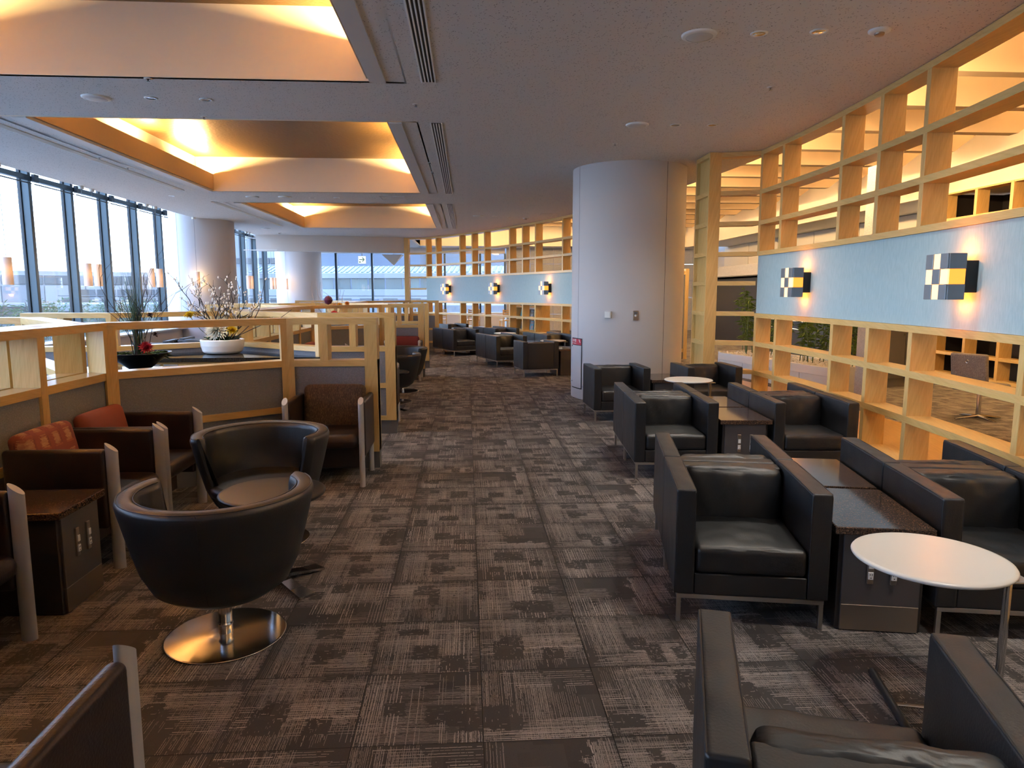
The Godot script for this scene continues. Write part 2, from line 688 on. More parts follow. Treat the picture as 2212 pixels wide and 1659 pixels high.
func floor_and_ceiling():
	var fl := MB.new()
	fl.box(Vector3(1.0, -0.155, -13.0), Vector3(20.0, 0.3, 38.0))
	var floor_o := struct("floor", fl, M.slot)
	var variants := []
	for k in 16:
		variants.append([tile_mesh(k, false).mesh(), tile_mesh(k, true).mesh()])
	var x0 := 0.3
	var z0 := -2.7
	var near := {}
	var r := RandomNumberGenerator.new()
	r.seed = 3
	for iz in range(-21, 3):                                   # tiles one can pick out: the aisle and the seating beside it
		for ix in range(-7, 9):
			var p := Vector3(x0 + 0.5 * ix, 0.0, z0 + 0.5 * iz)
			if p.z > -1.1 or near.size() >= 300 or p.z < -12.4:
				continue
			if absf(p.x - p.z * -0.065) > 0.3 - p.z * 0.78 or (p.z < -9.4 and (p.x < -1.8 or p.x > 3.4)):
				continue
			near[Vector2i(ix, iz)] = true
			var o := obj("carpet_tile", variants[r.randi() % 16][r.randi() % 2], M.carpet, floor_o)
			o.position = p
	var rest := MB.new()
	for iz in range(-61, 15):
		for ix in range(-17, 22):
			if near.has(Vector2i(ix, iz)):
				continue
			var c := Vector3(x0 + 0.5 * ix, 0.0, z0 + 0.5 * iz)
			var rr := Vector2(c.x - ACX, c.z - ACZ).length()
			if c.x < -7.9 or c.x > 11.0 or (rr > AR - 0.1 and rr < AR + 1.55 and c.z > -13.0):
				continue
			var k := r.randi() % 16
			var t := r.randi() % 2
			var b := rest.v.size()
			for q in [[-1, -1], [1, -1], [1, 1], [-1, 1]]:
				rest.v.append(c + Vector3(q[0] * 0.25, -0.0004, q[1] * 0.25))
				rest.n.append(Vector3.UP)
				var w := Vector2(q[0], q[1])
				if t:
					w = Vector2(w.y, -w.x)
				rest.uv.append((Vector2(k % 4, k / 4) + w * 0.497 + Vector2(0.5, 0.5)) * 0.25)
			rest.ix.append_array([b, b + 1, b + 2, b, b + 2, b + 3])
	obj("carpet", rest, M.carpet, floor_o).set_meta("kind", "stuff")
	# timber floor strip behind the screen
	var strip := MB.new()
	arc_block(strip, -0.47, 0.154, AR - 0.12, AR + 1.6, -0.02, 0.004)
	obj("timber_strip", strip, M.wood_floor, floor_o)

	# ceiling: slabs round the three light wells
	var ce := MB.new()
	var wells := coffers()
	var z := 5.2
	for w in wells:
		slab(ce, -7.1, 99.0, w[0], z)
		slab(ce, -7.1, -5.2, w[1], w[0])
		slab(ce, -0.56, 99.0, w[1], w[0])
		ce.box(Vector3(-5.115, CH + 0.015, (w[0] + w[1]) * 0.5), Vector3(0.172, 0.03, w[0] - w[1]))
		ce.box(Vector3(-0.645, CH + 0.015, (w[0] + w[1]) * 0.5), Vector3(0.172, 0.03, w[0] - w[1]))
		z = w[1]
	slab(ce, -7.1, 99.0, -26.0, z)
	ce.box(Vector3(-4.9, CH + 0.12, -28.7), Vector3(6.0, 0.24, 5.4))
	ce.box(Vector3(4.2, CH + 0.12, -30.45), Vector3(12.4, 0.24, 1.9))
	var ceiling_o := struct("ceiling", ce, M.ceiling)
	for w in wells:
		var zc: float = (w[0] + w[1]) * 0.5
		var L: float = w[0] - w[1]
		var t := MB.new()                                       # grey metal trims under both ledges
		t.box(Vector3(-0.805, CH + 0.01, zc), Vector3(0.15, 0.05, L), 0.002)
		t.box(Vector3(-4.95, CH + 0.01, zc), Vector3(0.16, 0.05, L), 0.002)
		obj("light_well_trim", t, M.trim, ceiling_o)
		t = MB.new()
		t.box(Vector3(-4.86, CH + 0.17, zc), Vector3(0.03, 0.30, L), 0.002)
		t.box(Vector3(-0.895, CH + 0.17, zc), Vector3(0.03, 0.30, L), 0.002)
		obj("light_well_lip", t, M.lip, ceiling_o)
		t = MB.new()                                            # cove floors, side walls, end walls
		t.box(Vector3(-5.0, CH + 0.05, zc), Vector3(0.28, 0.03, L))
		t.box(Vector3(-0.76, CH + 0.05, zc), Vector3(0.26, 0.03, L))
		t.box(Vector3(-5.19, CH + 0.33, zc), Vector3(0.06, 0.66, L + 0.1))
		t.box(Vector3(-0.57, CH + 0.33, zc), Vector3(0.06, 0.66, L + 0.1))
		t.box(Vector3(-2.88, CH + 0.33, w[1] - 0.015), Vector3(4.62, 0.66, 0.06))
		t.box(Vector3(-2.88, CH + 0.33, w[0] + 0.015), Vector3(4.62, 0.66, 0.06))
		obj("light_well_walls", t, M.cove, ceiling_o)
		t = MB.new()
		t.box(Vector3(-2.88, CH + 0.67, zc), Vector3(4.8, 0.06, L + 0.12))
		obj("light_well_ceiling", t, M.gold, ceiling_o)
	# roof over everything
	var roof := MB.new()
	roof.box(Vector3(1.9, 5.3, -13.4), Vector3(19.8, 0.2, 38.0))
	struct("ceiling_roof", roof, M.plaster)

func coffers() -> Array:
	return [[-0.95, -6.82], [-8.37, -14.12], [-15.82, -21.7]]

func slab(m: MB, xa: float, xb: float, za: float, zb: float):
	var n := maxi(1, int(ceil((zb - za) / 0.8))) if xb > 50.0 else 1
	for k in n:
		var z1 := za + (zb - za) * k / n
		var z2 := za + (zb - za) * (k + 1) / n
		var x1 := arc_x(z1, AR + 0.24) if xb > 50.0 else xb
		var x2 := arc_x(z2, AR + 0.24) if xb > 50.0 else xb
		m.prism([Vector2(xa, z1), Vector2(x1, z1), Vector2(x2, z2), Vector2(xa, z2)], CH, CH + 0.24)

# block that follows the circle of the screens
func arc_block(m: MB, a0: float, a1: float, r0: float, r1: float, y0: float, y1: float):
	var n := maxi(1, int(ceil(absf(a1 - a0) * AR / 0.35)))
	for k in n:
		var a := a0 + (a1 - a0) * k / n
		var b := a0 + (a1 - a0) * (k + 1) / n
		var mid := (a + b) * 0.5
		var g := Vector3(sin(mid), 0, cos(mid))
		var o := Vector3(cos(mid), 0, -sin(mid))
		var p := [arc(a, r0, y0), arc(b, r0, y0), arc(b, r1, y0), arc(a, r1, y0)]
		var q := [arc(a, r0, y1), arc(b, r0, y1), arc(b, r1, y1), arc(a, r1, y1)]
		m.face([p[0], p[1], q[1], q[0]], -o, g)
		m.face([p[3], p[2], q[2], q[3]], o, g)
		m.face(p, Vector3.DOWN, g)
		m.face(q, Vector3.UP, g)
		if k == 0:
			m.face([p[0], p[3], q[3], q[0]], g)
		if k == n - 1:
			m.face([p[1], p[2], q[2], q[1]], -g)

# ---------------------------------------------------------------- walls, windows, columns
func walls_and_windows():
	# low wall and sill under the left windows
	var w := MB.new()
	w.box(Vector3(-7.75, 0.36, -13.0), Vector3(0.3, 0.78, 37.0))
	var left := struct("wall_left", w, M.plaster)
	obj("sill", bx(Vector3(-7.68, 0.765, -13.0), Vector3(0.44, 0.04, 37.0), 0.006), M.trim, left)
	obj("head", bx(Vector3(-7.75, 4.75, -13.0), Vector3(0.3, 1.0, 37.0)), M.plaster, left)
	var n := 1
	for span in [[5.0, -18.75], [-21.0, -28.2]]:
		var win := Node3D.new()
		win.name = "window_%d" % n
		n += 1
		add_child(win)
		win.set_meta("kind", "structure")
		var zs := []
		for k in range(-13, 13):
			var z: float = -13.13 - 1.33 * k
			if z < span[0] and z > span[1]:
				zs.append(z)
		var edge := [span[0]] + zs + [span[1]]
		for z in zs:
			obj("mullion", bx(Vector3(-7.74, 2.51, z), Vector3(0.13, 3.46, 0.085), 0.006), M.mullion, win)
			obj("glazing_bar", bx(Vector3(-7.83, 2.51, z), Vector3(0.06, 3.46, 0.13), 0.004), M.mullion_dark, win)
			obj("bracket", bx(Vector3(-7.56, 3.69, z + 0.03), Vector3(0.06, 0.13, 0.13), 0.004), M.mullion_dark, win)
		for k in edge.size() - 1:
			var zc: float = (edge[k] + edge[k + 1]) * 0.5
			var L: float = edge[k] - edge[k + 1]
			obj("pane", bx(Vector3(-7.83, 2.51, zc), Vector3(0.012, 3.46, L - 0.12), 0.0), M.glass, win)
			obj("transom", bx(Vector3(-7.68, 3.70, zc), Vector3(0.09, 0.085, L - 0.085), 0.004), M.mullion, win)
			obj("transom_rail", bx(Vector3(-7.62, 3.60, zc), Vector3(0.02, 0.02, L - 0.085), 0.002), M.mullion_dark, win)
	# far window wall
	w = MB.new()
	w.box(Vector3(-3.1, 0.4, -31.15), Vector3(9.6, 0.84, 0.3))
	w.box(Vector3(-3.1, 3.65, -31.15), Vector3(9.6, 0.5, 0.3))
	struct("wall_far", w, M.plaster)
	var win := Node3D.new()
	win.name = "window_3"
	add_child(win)
	win.set_meta("kind", "structure")
	var xs := [-7.6, -5.66, -4.11, -2.52, -0.95, 0.6, 1.7]
	for k in xs.size():
		obj("mullion", bx(Vector3(xs[k], 2.1, -31.1), Vector3(0.085, 2.6, 0.2), 0.005), M.mullion_dark if k % 2 else M.mullion, win)
		if k:
			obj("pane", bx(Vector3((xs[k] + xs[k - 1]) * 0.5, 2.1, -31.16), Vector3(xs[k] - xs[k - 1] - 0.085, 2.6, 0.012), 0.0), M.glass, win)
	# grey stone panels that close the far end beyond the window
	var fw := Node3D.new()
	fw.name = "wall_end"
	add_child(fw)
	fw.set_meta("kind", "structure")
	for i in 9:
		for j in 5:
			obj("stone_panel", bx(Vector3(2.28 + 1.05 * i, 0.37 + 0.74 * j, -31.1), Vector3(1.04, 0.73, 0.1), 0.006), M.stone, fw)
	# bulkhead that crosses the lounge
	w = MB.new()
	for k in 10:
		var xa := -7.1 + 0.495 * k
		var xb := xa + 0.495
		var za := -24.42 - 1.08 * pow((xa + 7.1) / 4.95, 1.8)
		var zb := -24.42 - 1.08 * pow((xb + 7.1) / 4.95, 1.8)
		w.prism([Vector2(xa, za), Vector2(xb, zb), Vector2(xb, zb - 0.25), Vector2(xa, za - 0.25)], 3.10, CH + 0.02)
	struct("wall_bulkhead", w, M.plaster)
	obj("smoke_curtain_edge", bx(Vector3(-6.9, 3.115, -24.2), Vector3(1.1, 0.03, 0.02), 0.003), M.white).set_meta("kind", "structure")
	# back of the lounge, behind the camera, and the outer right side
	w = MB.new()
	w.box(Vector3(1.9, 2.5, 5.3), Vector3(19.8, 5.4, 0.2))
	struct("wall_back", w, M.plaster)
	# round columns
	column("column", Vector3(2.62, 0, -11.33), 0.90, CH + 0.02, true)
	column("column", Vector3(-7.32, 0, -20.0), 0.90, 4.4, false)
	column("column", Vector3(-6.80, 0, -29.1), 0.90, CH + 0.02, false)

func column(called: String, at: Vector3, r: float, h: float, detailed: bool):
	var o := Node3D.new()
	o.name = numbered(called)
	add_child(o)
	o.position = at
	o.set_meta("kind", "structure")
	# cladding in curved sheets with recessed joints
	var seams := [1.12, 2.80, 4.40, 5.95] if detailed else [0.3, 1.87, 3.44, 5.01]
	var y0 := 0.21 if detailed else 0.0
	for k in 4:
		var a0: float = seams[k] + 0.004
		var a1: float = seams[(k + 1) % 4] - 0.004 + (TAU if k == 3 else 0.0)
		var m := MB.new()
		m.lathe([[r - 0.02, y0], [r - 0.002, y0], [r, y0 + 0.004], [r, h - 0.006], [r - 0.004, h - 0.002], [r - 0.02, h]], 28, Transform3D.IDENTITY, a0, a1)
		obj("cladding_sheet", m, M.column, o)
	var core := MB.new()
	core.lathe([[r - 0.015, 0.0], [r - 0.015, h]], 48)
	obj("core", core, M.slot if detailed else M.column, o)
	if detailed:
		var sk := MB.new()
		sk.lathe([[r - 0.01, 0.0], [r - 0.003, 0.0], [r - 0.003, 0.20], [r - 0.01, 0.205]], 64)
		obj("skirting", sk, M.column, o)

# ---------------------------------------------------------------- timber screens
const RAILS := [[3.575, 3.635], [3.05, 3.11], [2.63, 2.69], [2.21, 2.27], [1.35, 1.41], [0.95, 1.01], [0.54, 0.60], [0.10, 0.17]]

func timber_screens():
	screen("wall_right", [0.79, 0.16, -1.33, -2.11, -2.90, -4.42, -5.2, -5.98, -7.5, -8.28, -9.06, -10.6, -11.4])
	screen("wall_right_far", [7.9, 8.64, 9.41, 10.95, 11.70, 12.47, 13.98, 14.75, 15.51, 17.0, 17.62])
	tower(Vector3(3.40, 0, -9.80), 4.06, 0.58, true, 0.17)
	tower(Vector3(-2.22, 0, -25.42), -1.44, 0.5, false, 0.14)

func screen(called: String, ss: Array):
	var o := Node3D.new()
	o.name = called
	add_child(o)
	o.set_meta("kind", "structure")
	var lo: float = ss.min()
	var hi: float = ss.max()
	for s in ss:
		var a: float = s / AR
		var t := arc_t(a, AR + 0.11)
		for y in [[0.0, 1.35], [2.27, 3.575]]:
			var m := MB.new()
			m.box(Vector3(0, (y[0] + y[1]) * 0.5, 0), Vector3(0.22, y[1] - y[0], 0.066), 0.002, t, Vector3.UP)
			obj("upright", m, M.wood, o)
	for q in RAILS:
		var m := MB.new()
		arc_block(m, (lo - 0.033) / AR, (hi + 0.033) / AR, AR - 0.003, AR + 0.223, q[0], q[1])
		obj("rail", m, M.wood, o)
	var p := MB.new()
	arc_block(p, (lo - 0.03) / AR, (hi + 0.03) / AR, AR + 0.02, AR + 0.20, 1.412, 2.208)
	obj("blue_panel", p, M.blue, o)

# end of a screen: a deep post with ladder-like cells, tied to the screen by short shelves
func tower(at: Vector3, x_end: float, d: float, ladder: bool, dz: float):
	var o := Node3D.new()
	o.name = numbered("wall_screen_end")
	add_child(o)
	o.position = at
	o.set_meta("kind", "structure")
	var ys := [0.10, 0.54, 0.95, 1.37, 1.80, 2.21, 2.63, 3.05, 3.575]
	obj("post_front", bx(Vector3(0.085, 1.82, -0.02), Vector3(0.17, 3.63, 0.04), 0.002), M.wood, o)
	obj("post_rear", bx(Vector3(0.085, 1.82, -d + 0.02), Vector3(0.17, 3.63, 0.04), 0.002), M.wood, o)
	obj("side_panel", bx(Vector3(0.10, 1.82, -d * 0.5), Vector3(0.10, 3.62, d - 0.06), 0.0), M.wood, o)
	for y in ys:
		var sh := MB.new()
		var xe := x_end - at.x
		sh.prism([Vector2(0.168, -0.005), Vector2(xe, dz - 0.005), Vector2(xe, dz - 0.2), Vector2(0.168, -0.2)], y, y + 0.06, Vector3.RIGHT)
		obj("shelf", sh, M.wood, o)
		if ladder:
			obj("rung", bx(Vector3(0.03, y + 0.03, -d * 0.5), Vector3(0.058, 0.06, d - 0.08), 0.002), M.wood, o)

# ---------------------------------------------------------------- booth partitions
# pts: plan polyline of the face towards the seats; side = +1 if the wall thickens to the left of the walking direction
func partition(called: String, label: String, pts: Array, side: float, extra: Dictionary, group: String):
	var o := thing(called, label, "partition", Vector3.ZERO, 0.0, group)
	var T := 0.18
	var N := pts.size()
	var nrm := []
	for i in N - 1:
		var d: Vector2 = (pts[i + 1] - pts[i]).normalized()
		nrm.append(Vector2(d.y, -d.x) * side)
	var off := func(i: int, t: float) -> Vector2:
		if i == 0: return pts[0] + nrm[0] * t
		if i == N - 1: return pts[N - 1] + nrm[N - 2] * t
		var b: Vector2 = (nrm[i - 1] + nrm[i]).normalized()
		return pts[i] + b * t / b.dot(nrm[i])
	for i in N - 1:
		var d: Vector2 = (pts[i + 1] - pts[i]).normalized()
		var g := Vector3(d.x, 0, d.y)
		var quad := func(t0: float, t1: float) -> Array:
			return [off.call(i, t0), off.call(i + 1, t0), off.call(i + 1, t1), off.call(i, t1)]
		var m := MB.new()
		m.prism(quad.call(-0.004, T + 0.004), 1.40, 1.46, g)
		obj("top_rail", m, M.wood, o)
		for y in [[1.0, 1.06, "sill_rail"], [0.56, 0.62, "middle_rail"], [0.165, 0.22, "bottom_rail"]]:
			m = MB.new()
			m.prism(quad.call(0.004, T - 0.004), y[0], y[1], g)
			obj(y[2], m, M.wood, o)
		for y in [[0.22, 0.56], [0.62, 1.0]]:
			m = MB.new()
			m.prism(quad.call(0.022, T - 0.022), y[0], y[1], g)
			obj("fabric_panel", m, M.panel, o)
		m = MB.new()
		m.prism(quad.call(0.015, T - 0.015), 0.0, 0.165, g)
		obj("plinth", m, M.plinth, o)
		# posts along the segment
		var L: float = (pts[i + 1] - pts[i]).length()
		for e in extra.get(i, []):
			var f: float = e[0]
			var w: float = 0.075
			var c: Vector2 = pts[i] + d * f
			var y0: float = 1.06 if e[1] == "short" else 0.165
			m = MB.new()
			var hw: Vector2 = d * w * 0.5
			m.prism([c - hw, c + hw, c + hw + nrm[i] * T, c - hw + nrm[i] * T], y0, 1.40, Vector3.UP)
			obj("baluster" if e[1] == "short" else "post", m, M.wood, o)
	for i in N:
		var m := MB.new()
		var w := 0.06
		if i == 0 or i == N - 1:
			var d: Vector2 = (pts[1] - pts[0]).normalized() if i == 0 else (pts[N - 2] - pts[N - 1]).normalized()
			var k: Vector2 = nrm[0] if i == 0 else nrm[N - 2]
			m.prism([pts[i], pts[i] + d * 0.12, pts[i] + d * 0.12 + k * T, pts[i] + k * T], 0.165, 1.40, Vector3.UP)
		else:
			var d0: Vector2 = (pts[i - 1] - pts[i]).normalized()
			var d1: Vector2 = (pts[i + 1] - pts[i]).normalized()
			var q: Vector2 = off.call(i, T)
			m.prism([pts[i] + d0 * w, pts[i], pts[i] + d1 * w, q + d1 * w, q, q + d0 * w], 0.165, 1.40, Vector3.UP)
		obj("post", m, M.wood, o)
	return o

const ZC := [-0.21, -7.62, -15.03, -22.44]

func booths():
	var lab := ["timber and grey fabric booth partition behind the red-backed armchairs in front", "timber and grey fabric booth partition in the second bay, around the paired tub chairs", "timber and grey fabric booth partition farthest along the aisle"]
	var lab2 := ["timber booth partition on the window side, behind the nearest one", "timber booth partition on the window side behind the flower counters", "timber booth partition on the window side, farthest away"]
	for b in 3:
		var zn: float = ZC[b]
		var zf: float = ZC[b + 1]
		var p := [Vector2(-0.86, zn - 0.93), Vector2(-1.70, zn - 0.93), Vector2(-2.88, zn - 1.85), Vector2(-2.88, zf + 1.85), Vector2(-1.70, zf + 0.93), Vector2(-0.86, zf + 0.93)]
		var back := []
		var L: float = absf(zf - zn) - 3.7
		for k in range(1, 4):
			back.append([L * k / 4.0 if b else L - 0.88 * (4 - k), "full"])
		partition("booth_partition", lab[b], p, 1.0, {0: [[0.50, "short"]], 2: back, 4: [[0.34, "short"]]}, "booth partitions along the aisle")
		zn -= 0.25
		zf -= 0.25
		var q := [Vector2(-5.25, zn - 0.88), Vector2(-4.28, zn - 0.88), Vector2(-3.27, zn - 1.62), Vector2(-3.27, zf + 2.1), Vector2(-4.28, zf + 0.88), Vector2(-5.25, zf + 0.88)]
		partition("booth_partition", lab2[b], q, -1.0, {0: [[0.45, "short"]], 2: back, 4: [[0.45, "short"]]}, "booth partitions on the window side")

# ---------------------------------------------------------------- room beyond the screens
func right_room():
	# light trough between the screen and the far side: side wall, top, fins
	var o := Node3D.new()
	o.name = "ceiling_trough"
	add_child(o)
	o.set_meta("kind", "structure")
	var m := MB.new()
	m.box(Vector3(9.36, 4.35, -11.0), Vector3(0.12, 1.5, 31.0))
	m.box(Vector3(3.7, 4.36, -29.46), Vector3(11.4, 1.48, 0.12))
	m.box(Vector3(9.36, 4.35, -27.95), Vector3(0.12, 1.5, 2.9))
	m.box(Vector3(-1.95, 4.36, -27.7), Vector3(0.1, 1.48, 3.5))
	obj("trough_wall", m, M.cove, o)
	m = MB.new()
	m.box(Vector3(6.4, 5.13, -11.0), Vector3(6.2, 0.06, 31.0))
	m.box(Vector3(3.7, 5.13, -24.0), Vector3(11.4, 0.058, 11.0))
	obj("trough_ceiling", m, M.cove, o)
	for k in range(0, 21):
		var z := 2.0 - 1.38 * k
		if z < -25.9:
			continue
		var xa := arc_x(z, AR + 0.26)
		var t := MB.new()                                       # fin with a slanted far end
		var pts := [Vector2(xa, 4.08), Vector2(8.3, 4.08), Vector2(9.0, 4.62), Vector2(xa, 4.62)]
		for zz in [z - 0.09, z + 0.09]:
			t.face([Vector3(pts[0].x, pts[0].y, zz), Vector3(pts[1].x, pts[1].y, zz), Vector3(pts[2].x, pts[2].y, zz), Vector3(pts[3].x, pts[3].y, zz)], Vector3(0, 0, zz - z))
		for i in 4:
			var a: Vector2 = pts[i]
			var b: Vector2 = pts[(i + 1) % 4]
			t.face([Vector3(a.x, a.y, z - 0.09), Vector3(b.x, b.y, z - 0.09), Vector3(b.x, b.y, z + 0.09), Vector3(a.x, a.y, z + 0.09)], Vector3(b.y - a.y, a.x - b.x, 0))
		obj("fin", t, M.lip, o)  # shade on the fin faces is put into this darker colour
	# inner side of the trough, above the screen
	m = MB.new()
	arc_block(m, -0.50, 0.655, AR + 0.18, AR + 0.24, CH + 0.2, 5.1)
	obj("trough_side", m, M.cove, o)
	for k in 9:                                                  # unseen lamp row added above the timber screen to light the cream wall
		var a := -0.42 + 0.128 * k
		var t := arc_t(a, AR + 0.34, 3.98)
		area(o, "trough_light", t.origin, t.basis * Vector3(1.0, 0.55, 0), Vector2(0.1, 2.4), TROUGH * 0.6, PEACH, t.basis.z)
		var tm := MB.new()
		tm.box(Vector3(-0.03, 0, 0), Vector3(0.03, 0.03, 2.4), 0.004, t)
		obj("lamp_tube", tm, glow(Color(1.0, 0.72, 0.4), 1.0), o)
	for k in 9:                                                  # lamps that stand on the ledge above the wall
		var z := 0.6 - 3.0 * k
		area(o, "trough_light", Vector3(9.0, 4.72, z), Vector3(0.12, 1.0, 0), Vector2(0.12, 2.2), TROUGH, PEACH, Vector3.BACK)
		var g := obj("lamp_tube", rodbox(Vector3(9.06, 4.70, z - 1.1), Vector3(9.06, 4.70, z + 1.1), 0.03, 0.03), glow(Color(1.0, 0.72, 0.4), 1.0), o)
	for k in 3:
		area(o, "trough_light", Vector3(0.2 + 3.2 * k, 4.62, -29.15), Vector3(0, 1.0, 0.35), Vector2(2.4, 0.12), TROUGH * 0.7, PEACH, Vector3.FORWARD)
		obj("lamp_tube", rodbox(Vector3(-1.0 + 3.2 * k, 4.6, -29.2), Vector3(1.4 + 3.2 * k, 4.6, -29.2), 0.03, 0.03), glow(Color(1.0, 0.72, 0.4), 1.0), o)
	m = MB.new()
	m.box(Vector3(3.7, 4.56, -29.25), Vector3(11.2, 0.03, 0.3))
	m.box(Vector3(9.16, 4.655, -11.0), Vector3(0.3, 0.03, 31.0))
	obj("trough_ledge", m, M.cove, o)
	# soffit and far wall
	m = MB.new()
	m.box(Vector3(10.5, CH + 0.12, -11.0), Vector3(2.4, 0.24, 37.0))
	struct("ceiling_soffit", m, M.trim)
	m = MB.new()
	m.box(Vector3(11.3, 2.6, -22.7), Vector3(0.2, 5.2, 17.4))
	m.box(Vector3(11.6, 2.6, -4.0), Vector3(0.2, 5.2, 20.0))
	var wr := struct("wall_outer", m, M.plaster)
	for k in 6:
		obj("wall_panel", bx(Vector3(11.15, 2.95, -28.5 + 2.6 * k), Vector3(0.06, 1.36, 2.56), 0.004), M.cove, wr)
	# marble band, black ceiling strip and dark glass wall of the dining counter
	m = MB.new()
	m.box(Vector3(9.0, 2.42, -20.5), Vector3(0.3, 0.34, 9.0))
	struct("wall_marble_band", m, M.stone)
	m = MB.new()
	m.box(Vector3(9.2, 1.12, -20.5), Vector3(0.2, 2.24, 9.0))
	m.box(Vector3(10.2, 2.2, -20.5), Vector3(2.2, 0.06, 9.0))
	var dk := struct("wall_dark_glass", m, M.black)
	for k in 5:
		var c := MB.new()
		c.box(Vector3(9.08, 0.7 + 0.22 * k, -19.6 + 0.35 * k), Vector3(0.02, 0.018, 2.6), 0.002)
		obj("light_strip", c, glow(Color(0.95, 0.93, 0.86), 0.7), dk)  # glowing bars draw the reflections of strip lights in the dark glass
	# second timber screen, on the far side
	var sc := Node3D.new()
	sc.name = "wall_screen_beyond"
	add_child(sc)
	sc.set_meta("kind", "structure")
	for k in 12:
		var z := -13.3 + 0.85 * k
		obj("upright", bx(Vector3(9.42, 1.8, z), Vector3(0.24, 3.6, 0.07), 0.002), M.wood, sc)
	for y in [3.57, 3.06, 2.64, 1.9, 1.38, 0.95, 0.5, 0.1]:
		obj("rail", bx(Vector3(9.42, y + 0.03, -8.6), Vector3(0.23, 0.06, 9.4), 0.002), M.wood, sc)
	m = MB.new()
	m.box(Vector3(10.6, 1.8, -8.6), Vector3(0.1, 3.6, 9.6))
	m.box(Vector3(10.0, 1.8, -13.42), Vector3(1.2, 3.6, 0.1))
	struct("wall_dark_beyond", m, M.dark)
	# cabinet edge seen between the column and the screen end
	var cab := thing("partition_panel", "tall blue-grey panel with timber edge seen past the big column", "panel", Vector3(5.6, 0, -17.6))
	obj("panel_face", bx(Vector3(-0.5, 1.2, 0), Vector3(0.9, 1.9, 0.06), 0.003), M.panel, cab)
	obj("frame", bx(Vector3(0.0, 1.15, 0), Vector3(0.09, 2.3, 0.16), 0.003), M.wood, cab)
	obj("frame", bx(Vector3(-0.5, 2.2, 0), Vector3(0.94, 0.09, 0.1), 0.003), M.wood, cab)
	obj("frame", bx(Vector3(-0.5, 0.22, 0), Vector3(0.94, 0.09, 0.1), 0.003), M.wood, cab)
	obj("foot", bx(Vector3(-0.5, 0.09, 0), Vector3(0.9, 0.18, 0.08), 0.003), M.plinth, cab)
	# planter with white pebbles and bamboo
	planter()
	# stone pillar
	m = MB.new()
	m.box(Vector3(6.30, 1.8, -10.45), Vector3(0.3, 3.6, 0.3), 0.006)
	struct("column_stone", m, M.stone)
	# cupboards, grey swivel chairs
	var c1 := thing("cupboard", "brown two-door cupboard standing by the dark doorway beyond the screen", "cupboard", Vector3(7.9, 0, -12.3))
	obj("body", bx(Vector3(0, 0.85, 0), Vector3(0.9, 1.7, 0.5), 0.004), M.laminate, c1)
	for sx in [-0.225, 0.225]:
		var d := obj("door", bx(Vector3(sx, 0.9, 0.262), Vector3(0.435, 1.5, 0.02), 0.003), M.laminate, c1)
		obj("knob", bx(Vector3(sx * 0.2, 0.95, 0.285), Vector3(0.02, 0.05, 0.02), 0.004), M.chrome, d)
	var ch := swivel_side_chair("grey woven swivel chair beyond the screen, wholly framed by one cell")
	ch.position = Vector3(6.9, 0, -8.85)
	ch.rotation.y = 2.0
	dup(ch, Vector3(6.75, 0, -7.45), 1.95, "grey woven swivel chair beyond the screen, cut by the right edge of the picture", "grey swivel chairs beyond the screen")
	ch.set_meta("group", "grey swivel chairs beyond the screen")

const TROUGH := 34.0

func swivel_side_chair(label: String) -> Node3D:
	var o := thing("swivel_chair", label, "chair")
	var m := MB.new()
	m.pad(Vector3(0, 0.44, 0.02), Vector3(0.52, 0.10, 0.5), 0.04, Vector3(0, 0.01, 0))
	obj("seat", m, M.grey_fabric, o)
	m = MB.new()
	m.pad(Vector3(0, 0.24, 0), Vector3(0.46, 0.50, 0.07), 0.025, Vector3.ZERO, 0.0, Transform3D(Basis(Vector3.RIGHT, -0.16), Vector3(0, 0.42, -0.25)))
	var b := obj("backrest", m, M.grey_fabric, o)
	m = MB.new()
	m.lathe([[0.018, -0.002], [0.024, 0.0], [0.026, 0.003], [0.022, 0.006]], 18, Transform3D(Basis(Vector3.RIGHT, -PI / 2 - 0.16), Vector3(0.0, 0.80, -0.36)))
	obj("ring", m, M.chrome, b)
	m = MB.new()
	m.tube([Vector3(0, 0.03, 0), Vector3(0, 0.40, 0)], 0.03, 14)
	obj("stem", m, M.chrome, o)
	for k in 4:
		var a := TAU * k / 4.0 + 0.4
		var d := Vector3(cos(a), 0, sin(a))
		m = MB.new()
		m.tube([Vector3(0, 0.045, 0), d * 0.16 + Vector3(0, 0.03, 0), d * 0.33 + Vector3(0, 0.012, 0)], [0.03, 0.02, 0.012], 8)
		obj("foot", m, M.chrome, o)
	return o

